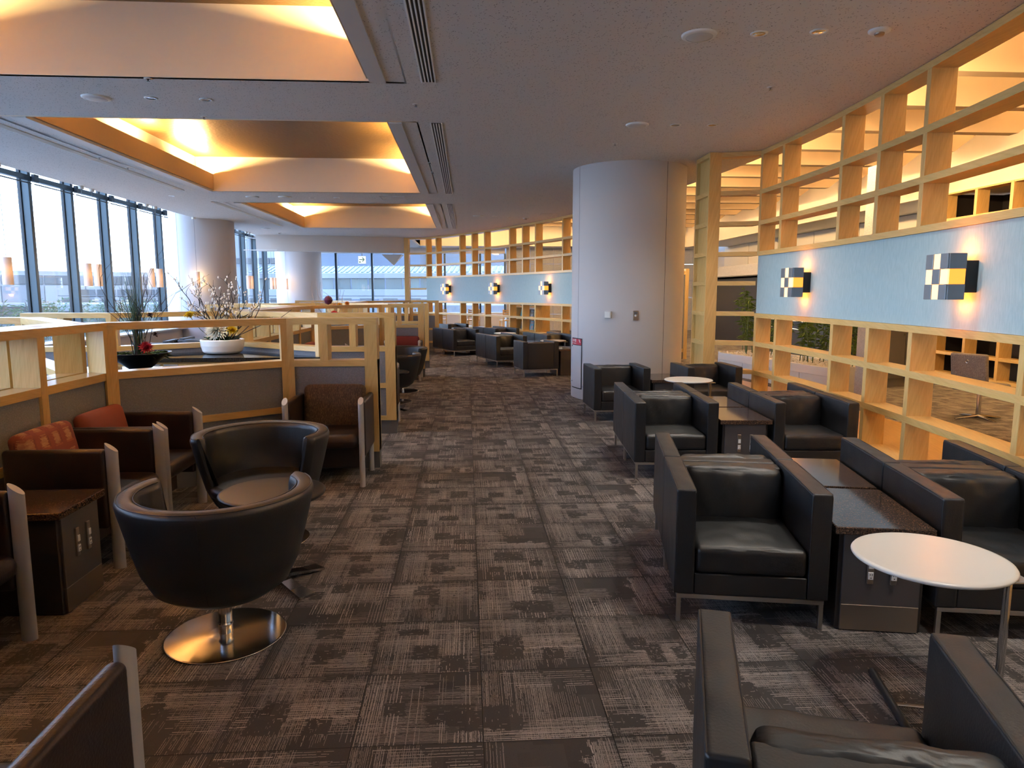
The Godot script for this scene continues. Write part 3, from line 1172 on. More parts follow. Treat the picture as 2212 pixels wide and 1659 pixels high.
func planter():
	var A := Vector3(5.28, 0, -14.25)
	var B := Vector3(6.02, 0, -11.0)
	var d := (B - A).normalized()
	var nx := Vector3(-d.z, 0, d.x)                          # away from the aisle
	if nx.x < 0.0:
		nx = -nx
	var o := thing("planter", "long white planter filled with pale pebbles, beyond the screen", "planter", (A + B) * 0.5)
	var t := Transform3D(Basis(nx, Vector3.UP, nx.cross(Vector3.UP)), Vector3.ZERO)
	var L := (B - A).length()
	for k in 4:
		var m := MB.new()
		m.box(Vector3(0.02, 0.16, -L * 0.5 + L * (k + 0.5) / 4.0), Vector3(0.03, 0.30, L / 4.0 - 0.012), 0.003, t)
		obj("front_panel", m, M.white, o)
	var rim := MB.new()
	rim.box(Vector3(0.02, 0.385, 0), Vector3(0.08, 0.15, L), 0.005, t)
	rim.box(Vector3(0.9, 0.25, 0), Vector3(0.08, 0.46, L), 0.005, t)
	rim.box(Vector3(0.45, 0.25, L * 0.5), Vector3(0.9, 0.46, 0.06), 0.005, t)
	rim.box(Vector3(0.45, 0.25, -L * 0.5), Vector3(0.9, 0.46, 0.06), 0.005, t)
	obj("rim", rim, M.white, o)
	var soil := MB.new()
	soil.box(Vector3(0.45, 0.36, 0), Vector3(0.84, 0.1, L - 0.06), 0.0, t)
	obj("soil", soil, M.dark, o)
	# pebbles: too many and too small to pick apart
	var peb := MB.new()
	peb.lathe([[0.004, -0.016], [0.02, -0.010], [0.026, 0.0], [0.018, 0.012], [0.003, 0.016]], 8)
	var mm := MultiMesh.new()
	mm.transform_format = MultiMesh.TRANSFORM_3D
	mm.mesh = peb.mesh()
	mm.instance_count = 1500
	for k in 1500:
		var p := t * Vector3(rng.randf_range(0.06, 0.86), rng.randf_range(0.41, 0.455), rng.randf_range(-L * 0.49, L * 0.49))
		mm.set_instance_transform(k, Transform3D(Basis.from_euler(Vector3(rng.randf() * 3, rng.randf() * 3, rng.randf() * 3)).scaled(Vector3.ONE * rng.randf_range(0.7, 1.5)), p))
	var mi := MultiMeshInstance3D.new()
	mi.name = "pebbles"
	mi.multimesh = mm
	mi.material_override = flat(Color8(232, 228, 218), 0.7)
	mi.set_meta("kind", "stuff")
	o.add_child(mi)
	var base := o.position
	var stem_m := flat(Color8(70, 92, 44), 0.5)
	var leaf_m := flat(Color8(96, 124, 50), 0.5)
	leaf_m.backlight_enabled = true
	leaf_m.backlight = Color(0.2, 0.3, 0.08)
	var tags := ["bamboo clump at the far end of the white planter", "bamboo clump left of the middle of the white planter", "bamboo clump right of the middle of the white planter", "bamboo clump at the near end of the white planter"]
	for k in 4:
		var p := base + t * Vector3(0.5, 0.42, L * (-0.42 + 0.28 * k))
		var b := thing("bamboo", tags[k], "plant", p, 0.0, "bamboo clumps in the planter")
		var st := MB.new()
		var lf := MB.new()
		for s in 11:
			var q := Vector3(rng.randf_range(-0.2, 0.2), 0, rng.randf_range(-0.4, 0.4))
			var h := rng.randf_range(0.75, 1.25) if k != 0 else rng.randf_range(1.0, 1.5)
			var lean := Vector3(rng.randf_range(-0.15, 0.15), 0, rng.randf_range(-0.2, 0.2))
			st.tube([q, q + lean * 0.4 + Vector3(0, h * 0.5, 0), q + lean + Vector3(0, h, 0)], [0.008, 0.007, 0.003], 6)
			for i in 34:
				var f := rng.randf_range(0.25, 1.0)
				var at := q + lean * f + Vector3(0, h * f, 0)
				var a := rng.randf() * TAU
				lf.leaf(at, Vector3(cos(a), rng.randf_range(-0.1, 0.7), sin(a)), Vector3(-sin(a), 0.3, cos(a)), rng.randf_range(0.09, 0.18), 0.02, 0.35)
		obj("stems", st, stem_m, b)
		obj("leaves", lf, leaf_m, b)

# ---------------------------------------------------------------- seating on the right
const CD := 0.74

func make_club_chair(label: String, mat: Material) -> Node3D:
	var o := thing("club_armchair", label, "armchair")
	var D := CD - 0.012
	for s in [-1.0, 1.0]:
		var m := MB.new()
		m.pad(Vector3(s * 0.33, 0.4325, 0), Vector3(0.10, 0.555, D), 0.012, Vector3(0.004, 0.002, 0), 0.004, Transform3D.IDENTITY, noise, 14)
		var arm := obj("arm", m, mat, o)
		m = MB.new()
		for e in [-1.0, 1.0]:
			var x: float = s * 0.33 + e * 0.046
			m.tube([Vector3(x, 0.16, D * 0.5 - 0.004), Vector3(x, 0.69, D * 0.5 - 0.004), Vector3(x, 0.706, D * 0.5 - 0.012), Vector3(x, 0.7085, 0.2), Vector3(x, 0.7085, -0.2), Vector3(x, 0.706, -D * 0.5 + 0.012), Vector3(x, 0.69, -D * 0.5 + 0.004), Vector3(x, 0.16, -D * 0.5 + 0.004)], 0.0032, 6)
		obj("piping", m, M.piping, arm)
	var m := MB.new()
	m.pad(Vector3(0, 0.42, -D * 0.5 + 0.06), Vector3(0.558, 0.53, 0.115), 0.014, Vector3(0, 0.002, 0.004), 0.003, Transform3D.IDENTITY, noise, 12)
	obj("back", m, mat, o)
	m = MB.new()
	m.pad(Vector3(0, 0.19, 0), Vector3(0.545, 0.37, 0.14), 0.045, Vector3(0, 0.006, 0.02), 0.016, Transform3D(Basis(Vector3.RIGHT, -0.10), Vector3(0, 0.315, -D * 0.5 + 0.165)), noise, 16)
	obj("back_cushion", m, mat, o)
	m = MB.new()
	m.pad(Vector3(0, 0.338, 0.062), Vector3(0.552, 0.145, 0.60), 0.03, Vector3(0, 0.018, 0.004), 0.010, Transform3D.IDENTITY, noise, 16)
	var seat := obj("seat_cushion", m, mat, o)
	m = MB.new()
	var z1 := D * 0.5 - 0.004
	m.tube([Vector3(-0.262, 0.395, 0.2), Vector3(-0.265, 0.396, z1 - 0.03), Vector3(-0.245, 0.395, z1 - 0.008), Vector3(0.245, 0.395, z1 - 0.008), Vector3(0.265, 0.396, z1 - 0.03), Vector3(0.262, 0.395, 0.2)], 0.004, 6)
	obj("piping", m, M.piping, seat)
	m = MB.new()
	m.pad(Vector3(0, 0.212, 0.0), Vector3(0.558, 0.112, D - 0.01), 0.008, Vector3.ZERO, 0.002, Transform3D.IDENTITY, noise, 8)
	obj("front_panel", m, mat, o)
	m = MB.new()
	for s in [-1.0, 1.0]:
		m.box(Vector3(0, 0.142, s * (D * 0.5 - 0.02)), Vector3(0.73, 0.024, 0.024), 0.002)
		m.box(Vector3(s * 0.353, 0.142, 0), Vector3(0.024, 0.024, D - 0.04), 0.002)
	obj("base_frame", m, M.steel, o)
	for sx in [-1.0, 1.0]:
		for sz in [-1.0, 1.0]:
			obj("leg", bx(Vector3(sx * 0.353, 0.065, sz * (D * 0.5 - 0.02)), Vector3(0.022, 0.13, 0.022), 0.002), M.steel, o)
	return o

func make_power_table(label: String, depth: float, w: float, h := 0.55, mat_body: Material = null) -> Node3D:
	# stone-topped cube table with a kick plate and two power strips; front is +z
	var o := thing("side_table", label, "side table")
	var m := MB.new()
	m.box(Vector3(0, h - 0.02, 0), Vector3(w, 0.04, depth), 0.004)
	obj("stone_top", m, M.granite, o)
	obj("body", bx(Vector3(0, (h - 0.04) * 0.5 + 0.002, -0.012), Vector3(w - 0.06, h - 0.046, depth - 0.05), 0.003), M.laminate_dark, o)
	obj("front_board", bx(Vector3(0, (h + 0.14) * 0.5 - 0.02, depth * 0.5 - 0.03), Vector3(w - 0.10, h - 0.18, 0.016), 0.002), M.laminate, o)
	obj("kick_plate", bx(Vector3(0, 0.073, depth * 0.5 - 0.03), Vector3(w - 0.10, 0.135, 0.018), 0.002), M.kick, o)
	for s in [-1.0, 1.0]:
		var z := depth * 0.5 - 0.018
		var p := obj("power_strip", bx(Vector3(s * 0.055, h - 0.215, z), Vector3(0.032, 0.16, 0.014), 0.003), M.kick, o)
		obj("switch", bx(Vector3(s * 0.055, h - 0.195, z + 0.009), Vector3(0.022, 0.035, 0.006), 0.001), M.white, p)
		obj("socket", bx(Vector3(s * 0.055, h - 0.25, z + 0.009), Vector3(0.024, 0.038, 0.006), 0.001), M.white, p)
		var hl := MB.new()
		for q in [-1.0, 1.0]:
			hl.box(Vector3(s * 0.055 + q * 0.005, h - 0.243, z + 0.0122), Vector3(0.0025, 0.009, 0.002))
		hl.box(Vector3(s * 0.055, h - 0.26, z + 0.0122), Vector3(0.005, 0.005, 0.002))
		obj("socket_slots", hl, M.black, p)
	return o

func make_round_table(label: String) -> Node3D:
	# white disc on an off-centre chrome leg with a T-shaped floor bar
	var o := thing("round_table", label, "table")
	var m := MB.new()
	m.lathe([[0.0, 0.595], [0.280, 0.595], [0.296, 0.602], [0.30, 0.609], [0.296, 0.615], [0.285, 0.618], [0.0, 0.618]], 64)
	obj("table_top", m, M.gloss_white, o)
	m = MB.new()
	m.tube([Vector3(0.205, 0.02, 0.165), Vector3(0.205, 0.597, 0.165)], 0.014, 12)
	obj("leg", m, M.chrome, o)
	m = MB.new()
	m.tube([Vector3(0.235, 0.02, 0.135), Vector3(0.235, 0.597, 0.135)], 0.011, 12)
	obj("leg", m, M.chrome, o)
	obj("mounting_plate", bx(Vector3(0.19, 0.590, 0.14), Vector3(0.16, 0.008, 0.14), 0.002), M.steel, o)
	m = MB.new()
	m.tube([Vector3(0.205, 0.018, 0.165), Vector3(-0.17, 0.018, 0.09)], 0.010, 10)
	obj("floor_bar", m, M.chrome, o)
	m = MB.new()
	m.tube([Vector3(-0.12, 0.018, -0.16), Vector3(-0.17, 0.018, 0.09), Vector3(-0.22, 0.018, 0.34)], 0.017, 12)
	obj("foot", m, M.piping, o)
	return o

func seating_right():
	var c0 := make_club_chair("black leather armchair seen from behind, nearest the camera at lower right", M.leather)
	var first := true
	# group joint angle, radius offset (left or right chair), facing (1 towards the camera, -1 away), label
	var L := 24.85 + 0.38
	var R := 24.85 + 1.265 + 0.38
	var list := [
		[-0.3053, L, -1, "black leather armchair seen from behind, nearest the camera at lower right"],
		[-0.1918, L, 1, "large black leather armchair facing the camera, beside the white oval-looking table"],
		[-0.1918, L, -1, "black leather armchair back to back behind the large front one"],
		[-0.1918, R, 1, "black leather armchair facing the camera, cut by the right edge of the picture"],
		[-0.1918, R, -1, "black leather armchair behind the right-edge one, next to the screen"],
		[-0.0785, L, 1, "black leather armchair facing the camera in the middle row, next to the aisle"],
		[-0.0785, L, -1, "black leather armchair back to back behind the middle row's aisle chair"],
		[-0.0785, R, 1, "black leather armchair facing the camera in the middle row, next to the timber screen"],
		[-0.0785, R, -1, "black leather armchair back to back behind the middle row's screen-side chair"],
		[0.0354, L, 1, "black leather armchair standing directly in front of the big round column"],
		[0.0354, R, 1, "black leather armchair between the round column and the timber screen"],
		[0.206, L, -1, "black leather armchair showing its back, just left of the big column"],
		[0.206, R, -1, "black leather armchair mostly hidden by the big column"],
		[0.314, L, 1, "black leather armchair facing right, second pair along the aisle past the column"],
		[0.314, L, -1, "black leather armchair back to back with the far second-pair chair, showing its side"],
		[0.314, R, 1, "black leather armchair below the right magazine rack"],
		[0.314, R, -1, "black leather armchair back to back behind the one below the right magazine rack"],
		[0.436, L, 1, "black leather armchair facing right in the farthest pair along the aisle"],
		[0.436, L, -1, "black leather armchair of the farthest pair, showing its side to the aisle"],
		[0.436, R, 1, "black leather armchair below the left magazine rack"],
		[0.436, R, -1, "black leather armchair back to back behind the one below the left magazine rack"],
		[0.553, L, 1, "black leather armchair half hidden behind the far timber booth post"],
		[0.553, R, 1, "black leather armchair at the very far end under the timber screen"],
	]
	for e in list:
		var t := arc_t(e[0], e[1])
		var p := t * Vector3(0, 0, e[2] * CD * 0.5)
		var turn: float = e[0] + (0.0 if e[2] > 0 else PI)
		if first:
			c0.position = p
			c0.rotation.y = turn
			c0.set_meta("group", "black leather club armchairs")
			first = false
		else:
			dup(c0, p, turn, e[3], "black leather club armchairs")
	# stone tables between the chairs
	var TM := 24.85 + 0.76 + 0.2525
	var t0: Node3D = null
	for e in [[-0.1918, 1, "brown granite side table with two power strips, under the front white round table"],
			[-0.1918, -1, "brown granite side table behind the front granite table"],
			[-0.0785, 1, "brown granite side table with two power strips in the middle row"],
			[-0.0785, -1, "brown granite side table behind the middle row's granite table"],
			[0.0354, 1, "dark granite side table in front of the big column"],
			[0.206, -1, "granite side table with a wooden-coloured kick plate, left of the big column"],
			[0.314, 1, "granite side table between the far second-pair armchairs"],
			[0.436, 1, "granite side table between the farthest-pair armchairs"]]:
		var p := arc_t(e[0], TM) * Vector3(0, 0, e[1] * (CD * 0.5 + 0.01))
		var turn: float = e[0] + (0.0 if e[1] > 0 else PI)
		if t0 == null:
			t0 = make_power_table(e[2], CD - 0.02, 0.47)
			t0.position = p
			t0.rotation.y = turn
			t0.set_meta("group", "granite side tables on the right")
		else:
			dup(t0, p, turn, e[2], "granite side tables on the right")
	var rt := make_round_table("white round table on a chrome leg, nearest at the right")
	rt.set_meta("group", "white round tables")
	rt.position = Vector3(1.91, 0, -2.64)
	rt.rotation.y = -0.05
	dup(rt, Vector3(2.78, 0, -8.52), 0.1, "white round table between the two armchairs by the big column", "white round tables")
	dup(rt, arc(0.269, 26.1), 0.27, "white round table in the far lounge, nearest the big column", "white round tables")
	dup(rt, arc(0.391, 26.2), 0.39, "white round table in the far lounge, the middle one", "white round tables")
	dup(rt, arc(0.505, 26.3), 0.5, "white round table in the far lounge, farthest away", "white round tables")

# ---------------------------------------------------------------- seating on the left
func make_tub(label: String) -> Node3D:
	var o := thing("tub_chair", label, "swivel chair")
	# shell: profile swept round the back; angle 0 is the middle of the back (-z)
	var prof := func(f: float) -> Array:                       # outline of the wall section: [radius, y]
		return [[0.13, 0.225], [0.24, 0.245], [0.315, 0.30], [0.365, 0.40], [0.405, 0.55], [0.440, 0.70], [0.447, 0.735], [0.440, 0.757], [0.420, 0.766], [0.385, 0.764], [0.362, 0.752], [0.352, 0.72], [0.345, 0.60], [0.325, 0.45], [0.28, 0.36], [0.13, 0.33]]
	var rows := []
	var half := deg_to_rad(118.0)
	var N := 56
	var base: Array = prof.call(0.0)
	var ctr := Vector2(0.34, 0.5)
	var at := func(a: float, q: Array, k: float, push: float) -> Vector3:
		# narrow the section towards its own middle when rounding the ends
		var mid := Vector2(lerpf(0.30, 0.405, clampf((q[1] - 0.3) / 0.45, 0.0, 1.0)), q[1])
		var p := mid.lerp(Vector2(q[0], q[1]), k)
		var y := p.y
		var wr := noise.get_noise_3d(a * 60.0, q[1] * 60.0, q[0] * 90.0) * (0.006 if q[0] < 0.39 and q[1] > 0.4 else 0.0015)
		var r := p.x + wr
		return Vector3(sin(a) * r, y, -cos(a) * r) + Vector3(cos(a), 0, sin(a)) * push
	for e in [[0.25, -0.042], [0.62, -0.034], [0.88, -0.02], [0.98, -0.006]]:
		rows.append(base.map(func(q): return at.call(-half, q, e[0], e[1])))
	for i in N + 1:
		var a := -half + 2.0 * half * i / N
		rows.append(base.map(func(q): return at.call(a, q, 1.0, 0.0)))
	for e in [[0.98, 0.006], [0.88, 0.02], [0.62, 0.034], [0.25, 0.042]]:
		rows.append(base.map(func(q): return at.call(half, q, e[0], e[1])))
	var m := MB.new()
	m.surf(rows, false, false, true)
	m.face(rows[0], Vector3(-cos(-half), 0, -sin(-half)))
	m.face(rows[rows.size() - 1], Vector3(cos(half), 0, sin(half)))
	var shell := obj("shell", m, M.leather, o)
	m = MB.new()
	var s1 := []
	var s2 := []
	for i in 49:
		var a := -half + 2.0 * half * i / 48
		s1.append(Vector3(sin(a) * 0.437, 0.759, -cos(a) * 0.437))
		s2.append(Vector3(sin(a) * 0.365, 0.7565, -cos(a) * 0.365))
	m.tube(s1, 0.0035, 6)
	m.tube(s2, 0.003, 6)
	m.tube([Vector3(0, 0.757, -0.4425), Vector3(0, 0.70, -0.4415), Vector3(0, 0.55, -0.4065), Vector3(0, 0.40, -0.3665), Vector3(0, 0.30, -0.3165)], 0.0022, 6)
	obj("seam", m, M.piping, shell)
	# bowl under the seat and the seat itself
	m = MB.new()
	m.lathe([[0.0, 0.222], [0.13, 0.226], [0.235, 0.246], [0.308, 0.302], [0.330, 0.345], [0.325, 0.355], [0.0, 0.355]], 48)
	obj("bowl", m, M.leather, o)
	m = MB.new()
	m.lathe([[0.0, 0.35], [0.31, 0.352], [0.338, 0.370], [0.346, 0.40], [0.338, 0.425], [0.31, 0.440], [0.2, 0.447], [0.0, 0.45]], 48, Transform3D(Basis.IDENTITY.scaled(Vector3(1, 1, 1.06)), Vector3(0, 0.0, 0.012)))
	obj("seat_cushion", m, M.leather, o)
	m = MB.new()
	m.lathe([[0.033, 0.012], [0.033, 0.06], [0.037, 0.063], [0.037, 0.069], [0.033, 0.072], [0.033, 0.23]], 24)
	obj("stem", m, M.chrome, o)
	m = MB.new()
	m.lathe([[0.0, 0.002], [0.285, 0.002], [0.29, 0.005], [0.286, 0.009], [0.2, 0.012], [0.08, 0.016], [0.0, 0.02]], 64)
	obj("disc_base", m, M.disc, o)
	return o

func make_pedestal_table(label: String) -> Node3D:
	var o := thing("pedestal_table", label, "table")
	var m := MB.new()
	m.lathe([[0.0, 0.535], [0.28, 0.535], [0.294, 0.545], [0.298, 0.556], [0.294, 0.564], [0.286, 0.567], [0.0, 0.567]], 48)
	obj("table_top", m, M.black, o)
	m = MB.new()
	m.tube([Vector3(0, 0.05, 0), Vector3(0, 0.54, 0)], 0.026, 16)
	obj("stem", m, M.chrome, o)
	for k in 4:
		var a := TAU * k / 4.0 + PI / 4
		var t := Transform3D(Basis(Vector3.UP, -a), Vector3.ZERO)
		m = MB.new()
		var rows := []
		for q in [[0.0, 0.055, 0.035], [0.1, 0.05, 0.035], [0.2, 0.03, 0.04], [0.305, 0.016, 0.05], [0.306, 0.002, 0.05], [0.2, 0.012, 0.038], [0.1, 0.03, 0.03], [0.0, 0.03, 0.03]]:
			rows.append([t * Vector3(q[0], q[1], -q[2]), t * Vector3(q[0], q[1], q[2])])
		for i in rows.size():
			var b: Array = rows[(i + 1) % rows.size()]
			m.face([rows[i][0], rows[i][1], b[1], b[0]], (rows[i][0] + b[0]) * 0.5 - t * Vector3(0.15, 0.028, 0) + Vector3(0, 0.0001, 0))
		for sd in 2:
			var side := []
			for rw in rows:
				side.append(rw[sd])
			var o2 := t.basis * Vector3(0, 0, -1.0 if sd == 0 else 1.0)
			for i in range(0, 4):
				if i < 3:
					m.face([side[i], side[i + 1], side[6 - i], side[7 - i]], o2)
		obj("foot_blade", m, M.chrome, o)
	return o

func make_booth_chair(label: String, back_mat: Material) -> Node3D:
	# front legs at z = 0, body reaching back to z = -0.66; outer width 0.70
	var o := thing("booth_armchair", label, "armchair")
	for s in [-1.0, 1.0]:
		var x: float = s * 0.325
		var m := MB.new()                                       # oval silver front leg with a slanted top
		var rows := []
		for k in 20:
			var a := TAU * k / 20
			var cx := x + cos(a) * 0.024
			var czz := -0.03 + sin(a) * 0.037
			rows.append([Vector3(cx, 0.0, czz), Vector3(cx, 0.765 - (czz + 0.03) * 0.75, czz)])
		m.surf(rows, true, false, true)
		var cap := []
		for k in 20:
			cap.append(rows[k][1])
		m.face(cap, Vector3.UP)
		obj("front_leg", m, M.silver, o)
		m = MB.new()
		m.tube([Vector3(x, 0.0, -0.60), Vector3(x, 0.30, -0.60)], 0.026, 14)
		obj("rear_leg", m, M.silver, o)
		m = MB.new()
		m.pad(Vector3(x, 0.505, -0.365), Vector3(0.058, 0.50, 0.60), 0.026, Vector3(0.002, 0.0, 0.0), 0.002, Transform3D.IDENTITY, noise, 10)
		obj("arm", m, M.brown_leather, o)
	var m := MB.new()
	m.pad(Vector3(0, 0.40, -0.31), Vector3(0.585, 0.125, 0.60), 0.06, Vector3(0, 0.006, 0), 0.003, Transform3D.IDENTITY, noise, 12)
	obj("seat", m, M.brown_leather, o)
	m = MB.new()
	m.pad(Vector3(0, 0.20, 0), Vector3(0.575, 0.44, 0.11), 0.05, Vector3(0, 0.004, 0.012), 0.004, Transform3D(Basis(Vector3.RIGHT, -0.20), Vector3(0, 0.42, -0.55)), noise, 12)
	obj("backrest", m, back_mat, o)
	obj("under_panel", bx(Vector3(0, 0.24, -0.40), Vector3(0.56, 0.22, 0.40), 0.01), M.brown_leather, o)
	return o

func place(o: Node3D, p: Vector3, turn: float):
	o.position = p
	o.rotation.y = turn
	return o

func seating_left():
	var t1 = place(make_tub("black leather tub chair nearest the camera, its back turned to it, on a polished disc"), Vector3(-1.215, 0, -3.37), PI + 0.13)
	t1.set_meta("group", "black tub chairs")
	dup(t1, Vector3(-1.40, 0, -4.74), 0.03, "black leather tub chair with its open side to the camera, in front", "black tub chairs")
	dup(t1, Vector3(-1.16, 0, -10.85), PI + 0.1, "black tub chair in the second bay, nearer one, back turned to the camera", "black tub chairs")
	dup(t1, Vector3(-1.13, 0, -12.05), -0.1, "black tub chair in the second bay, farther one, open to the camera", "black tub chairs")
	var pt = place(make_pedestal_table("small black round table with four chrome foot blades, between the front tub chairs"), Vector3(-1.13, 0, -3.98), 0.05)
	pt.set_meta("group", "small black pedestal tables")
	dup(pt, Vector3(-1.14, 0, -10.1), 0.2, "small black round table by the second bay's tub chairs", "small black pedestal tables")
	# armchairs with silver legs along the partitions
	var g := "booth armchairs with silver legs"
	var q := PI / 2
	tag(place(make_booth_chair("brown leather armchair with silver legs, cut by the left edge beside the granite table", M.plaid), Vector3(-2.14, 0, -3.065), q), "", "", g)
	tag(place(make_booth_chair("brown leather armchair with an orange plaid backrest, behind the granite table", M.plaid), Vector3(-2.14, 0, -4.62), q), "", "", g)
	tag(place(make_booth_chair("brown leather armchair with a plain rust-red backrest", M.rust), Vector3(-2.14, 0, -5.335), q), "", "", g)
	tag(place(make_booth_chair("brown leather armchair with a textured brown backrest, by the aisle end of the booth", M.brown_fabric), Vector3(-1.255, 0, -6.02), 0.0), "", "", g)
	tag(place(make_booth_chair("brown leather armchair whose arm alone shows in the lower left corner", M.brown_fabric), Vector3(-1.24, 0, -1.83), PI), "", "", g)
	tag(place(make_booth_chair("armchair with silver legs behind the second partition end, showing one leg", M.brown_fabric), Vector3(-1.245, 0, -9.22), PI), "", "", g)
	tag(place(make_booth_chair("armchair with a wine-red backrest beyond the second bay's tub chairs", M.wine), Vector3(-1.245, 0, -13.42), 0.0), "", "", g)
	tag(place(make_booth_chair("armchair with a rust backrest against the second bay's back partition, nearer one", M.rust), Vector3(-2.14, 0, -11.0), q), "", "", g)
	tag(place(make_booth_chair("armchair with a rust backrest against the second bay's back partition, farther one", M.rust), Vector3(-2.14, 0, -12.4), q), "", "", g)
	# granite table between them
	var gt := make_power_table("brown granite side table with two power strips, lower left between the armchairs", 0.66, 0.46, 0.57)
	place(gt, Vector3(-2.44, 0, -3.84), q)
	var gt2 := dup(gt, Vector3(-2.44, 0, -11.7), q, "granite side table in the second bay's back row", "")
	# window-side lounge chairs, same kind
	var w := make_club_chair("black leather armchair by the window, nearest the flower bowls", M.leather)
	w.name = numbered("window_armchair")
	taken.erase("club_armchair_021")
	w.set_meta("group", "armchairs by the window")
	var k := 0
	var labs := ["black leather armchair by the window, left of the grass arrangement", "black leather armchair right behind the grass arrangement", "black leather armchair behind the red blossoms", "black leather armchair in front of the left column", "black leather armchair beside the left column, farther", "black leather armchair at the far left under the windows"]
	place(w, Vector3(-6.2, 0, -11.6), 1.55)
	for e in [[-6.2, -10.6, 1.5], [-6.2, -12.7, 1.5], [-6.2, -13.8, 1.6], [-5.9, -15.1, 0.1], [-5.9, -15.95, 3.2], [-6.2, -9.4, 1.6]]:
		dup(w, Vector3(e[0], 0, e[1]), e[2], labs[k], "armchairs by the window")
		k += 1

# ---------------------------------------------------------------- stone-topped counters and flowers
func counter(label: String, zc: float, far: bool):
	# a counter fitted into the V between two booths; its drawers face the passage at zc
	var s := -1.0 if far else 1.0
	var o := thing("counter", label, "counter", Vector3.ZERO)
	var f := func(x: float, d: float) -> Vector2: return Vector2(x, zc + s * d)
	var fr := 0.60 if far else 0.33
	var plan := [f.call(-1.68, fr), f.call(-4.16, fr), f.call(-4.16, 0.90), f.call(-3.42, 1.46), f.call(-2.84, 1.54), f.call(-1.68, 0.64)] if far else [f.call(-1.68, fr), f.call(-4.20, fr), f.call(-4.20, 0.40), f.call(-3.36, 1.36), f.call(-2.84, 1.50), f.call(-1.68, 0.64)]
	var inner := []
	for q in plan:
		inner.append(Vector2(lerpf(-2.95, q.x, 0.97), maxf(fr + 0.06, absf(q.y - zc)) * s + zc))
	var top := MB.new()
	top.prism(plan, 0.90, 0.95)
	obj("stone_top", top, M.black_stone, o)
	var body := MB.new()
	body.prism(inner, 0.10, 0.898)
	obj("cabinet", body, M.wood, o)
	var pl := MB.new()
	pl.prism([f.call(-1.80, fr + 0.1), f.call(-4.0, fr + 0.1), f.call(-3.8, fr + 0.2), f.call(-2.0, fr + 0.2)], 0.0, 0.10)
	obj("plinth", pl, M.plinth, o)
	for k in 4:
		var x := -2.03 - 0.60 * k
		var d := obj("door", bx(Vector3(x, 0.495, zc + s * (fr + 0.05)), Vector3(0.59, 0.77, 0.02), 0.003), M.wood, o)
		var hx: float = x + (0.2 if k % 2 else -0.2)
		obj("handle", bx(Vector3(hx, 0.865, zc + s * (fr + 0.032)), Vector3(0.16, 0.016, 0.02), 0.003), M.silver, d)

func petals(m: MB, c: Vector3, up: Vector3, r: float, n: int, w: float):
	var b := Basis.looking_at(up, Vector3.RIGHT if absf(up.x) < 0.9 else Vector3.UP)
	for i in n:
		var f := float(i) / n
		var a := i * 2.399963
		var lift := lerpf(0.05, 1.5, f)
		var d := (b.x * cos(a) + b.y * sin(a)) * cos(lift) - b.z * sin(lift)
		m.leaf(c, d, d.cross(up) + Vector3(0.001, 0, 0), r * lerpf(1.0, 0.75, f), w, 0.1)

func twig(m: MB, p: Vector3, d: Vector3, l: float, r: float, depth: int, buds):
	var pts := [p]
	var rad := [r]
	var n := 5
	var q := p
	for i in n:
		d = (d + Vector3(rng.randf_range(-0.45, 0.45), rng.randf_range(-0.15, 0.3), rng.randf_range(-0.45, 0.45))).normalized()
		q += d * l / n
		pts.append(q)
		rad.append(lerpf(r, r * 0.45, float(i + 1) / n))
		if depth > 0 and i > 0 and rng.randf() < 0.75:
			twig(m, q, (d + Vector3(rng.randf_range(-1, 1), rng.randf_range(-0.1, 0.6), rng.randf_range(-1, 1)) * 0.9).normalized(), l * 0.55, r * 0.55, depth - 1, buds)
		if buds != null and depth == 0 and rng.randf() < 0.3:
			buds.append(q)
	m.tube(pts, rad, 5)

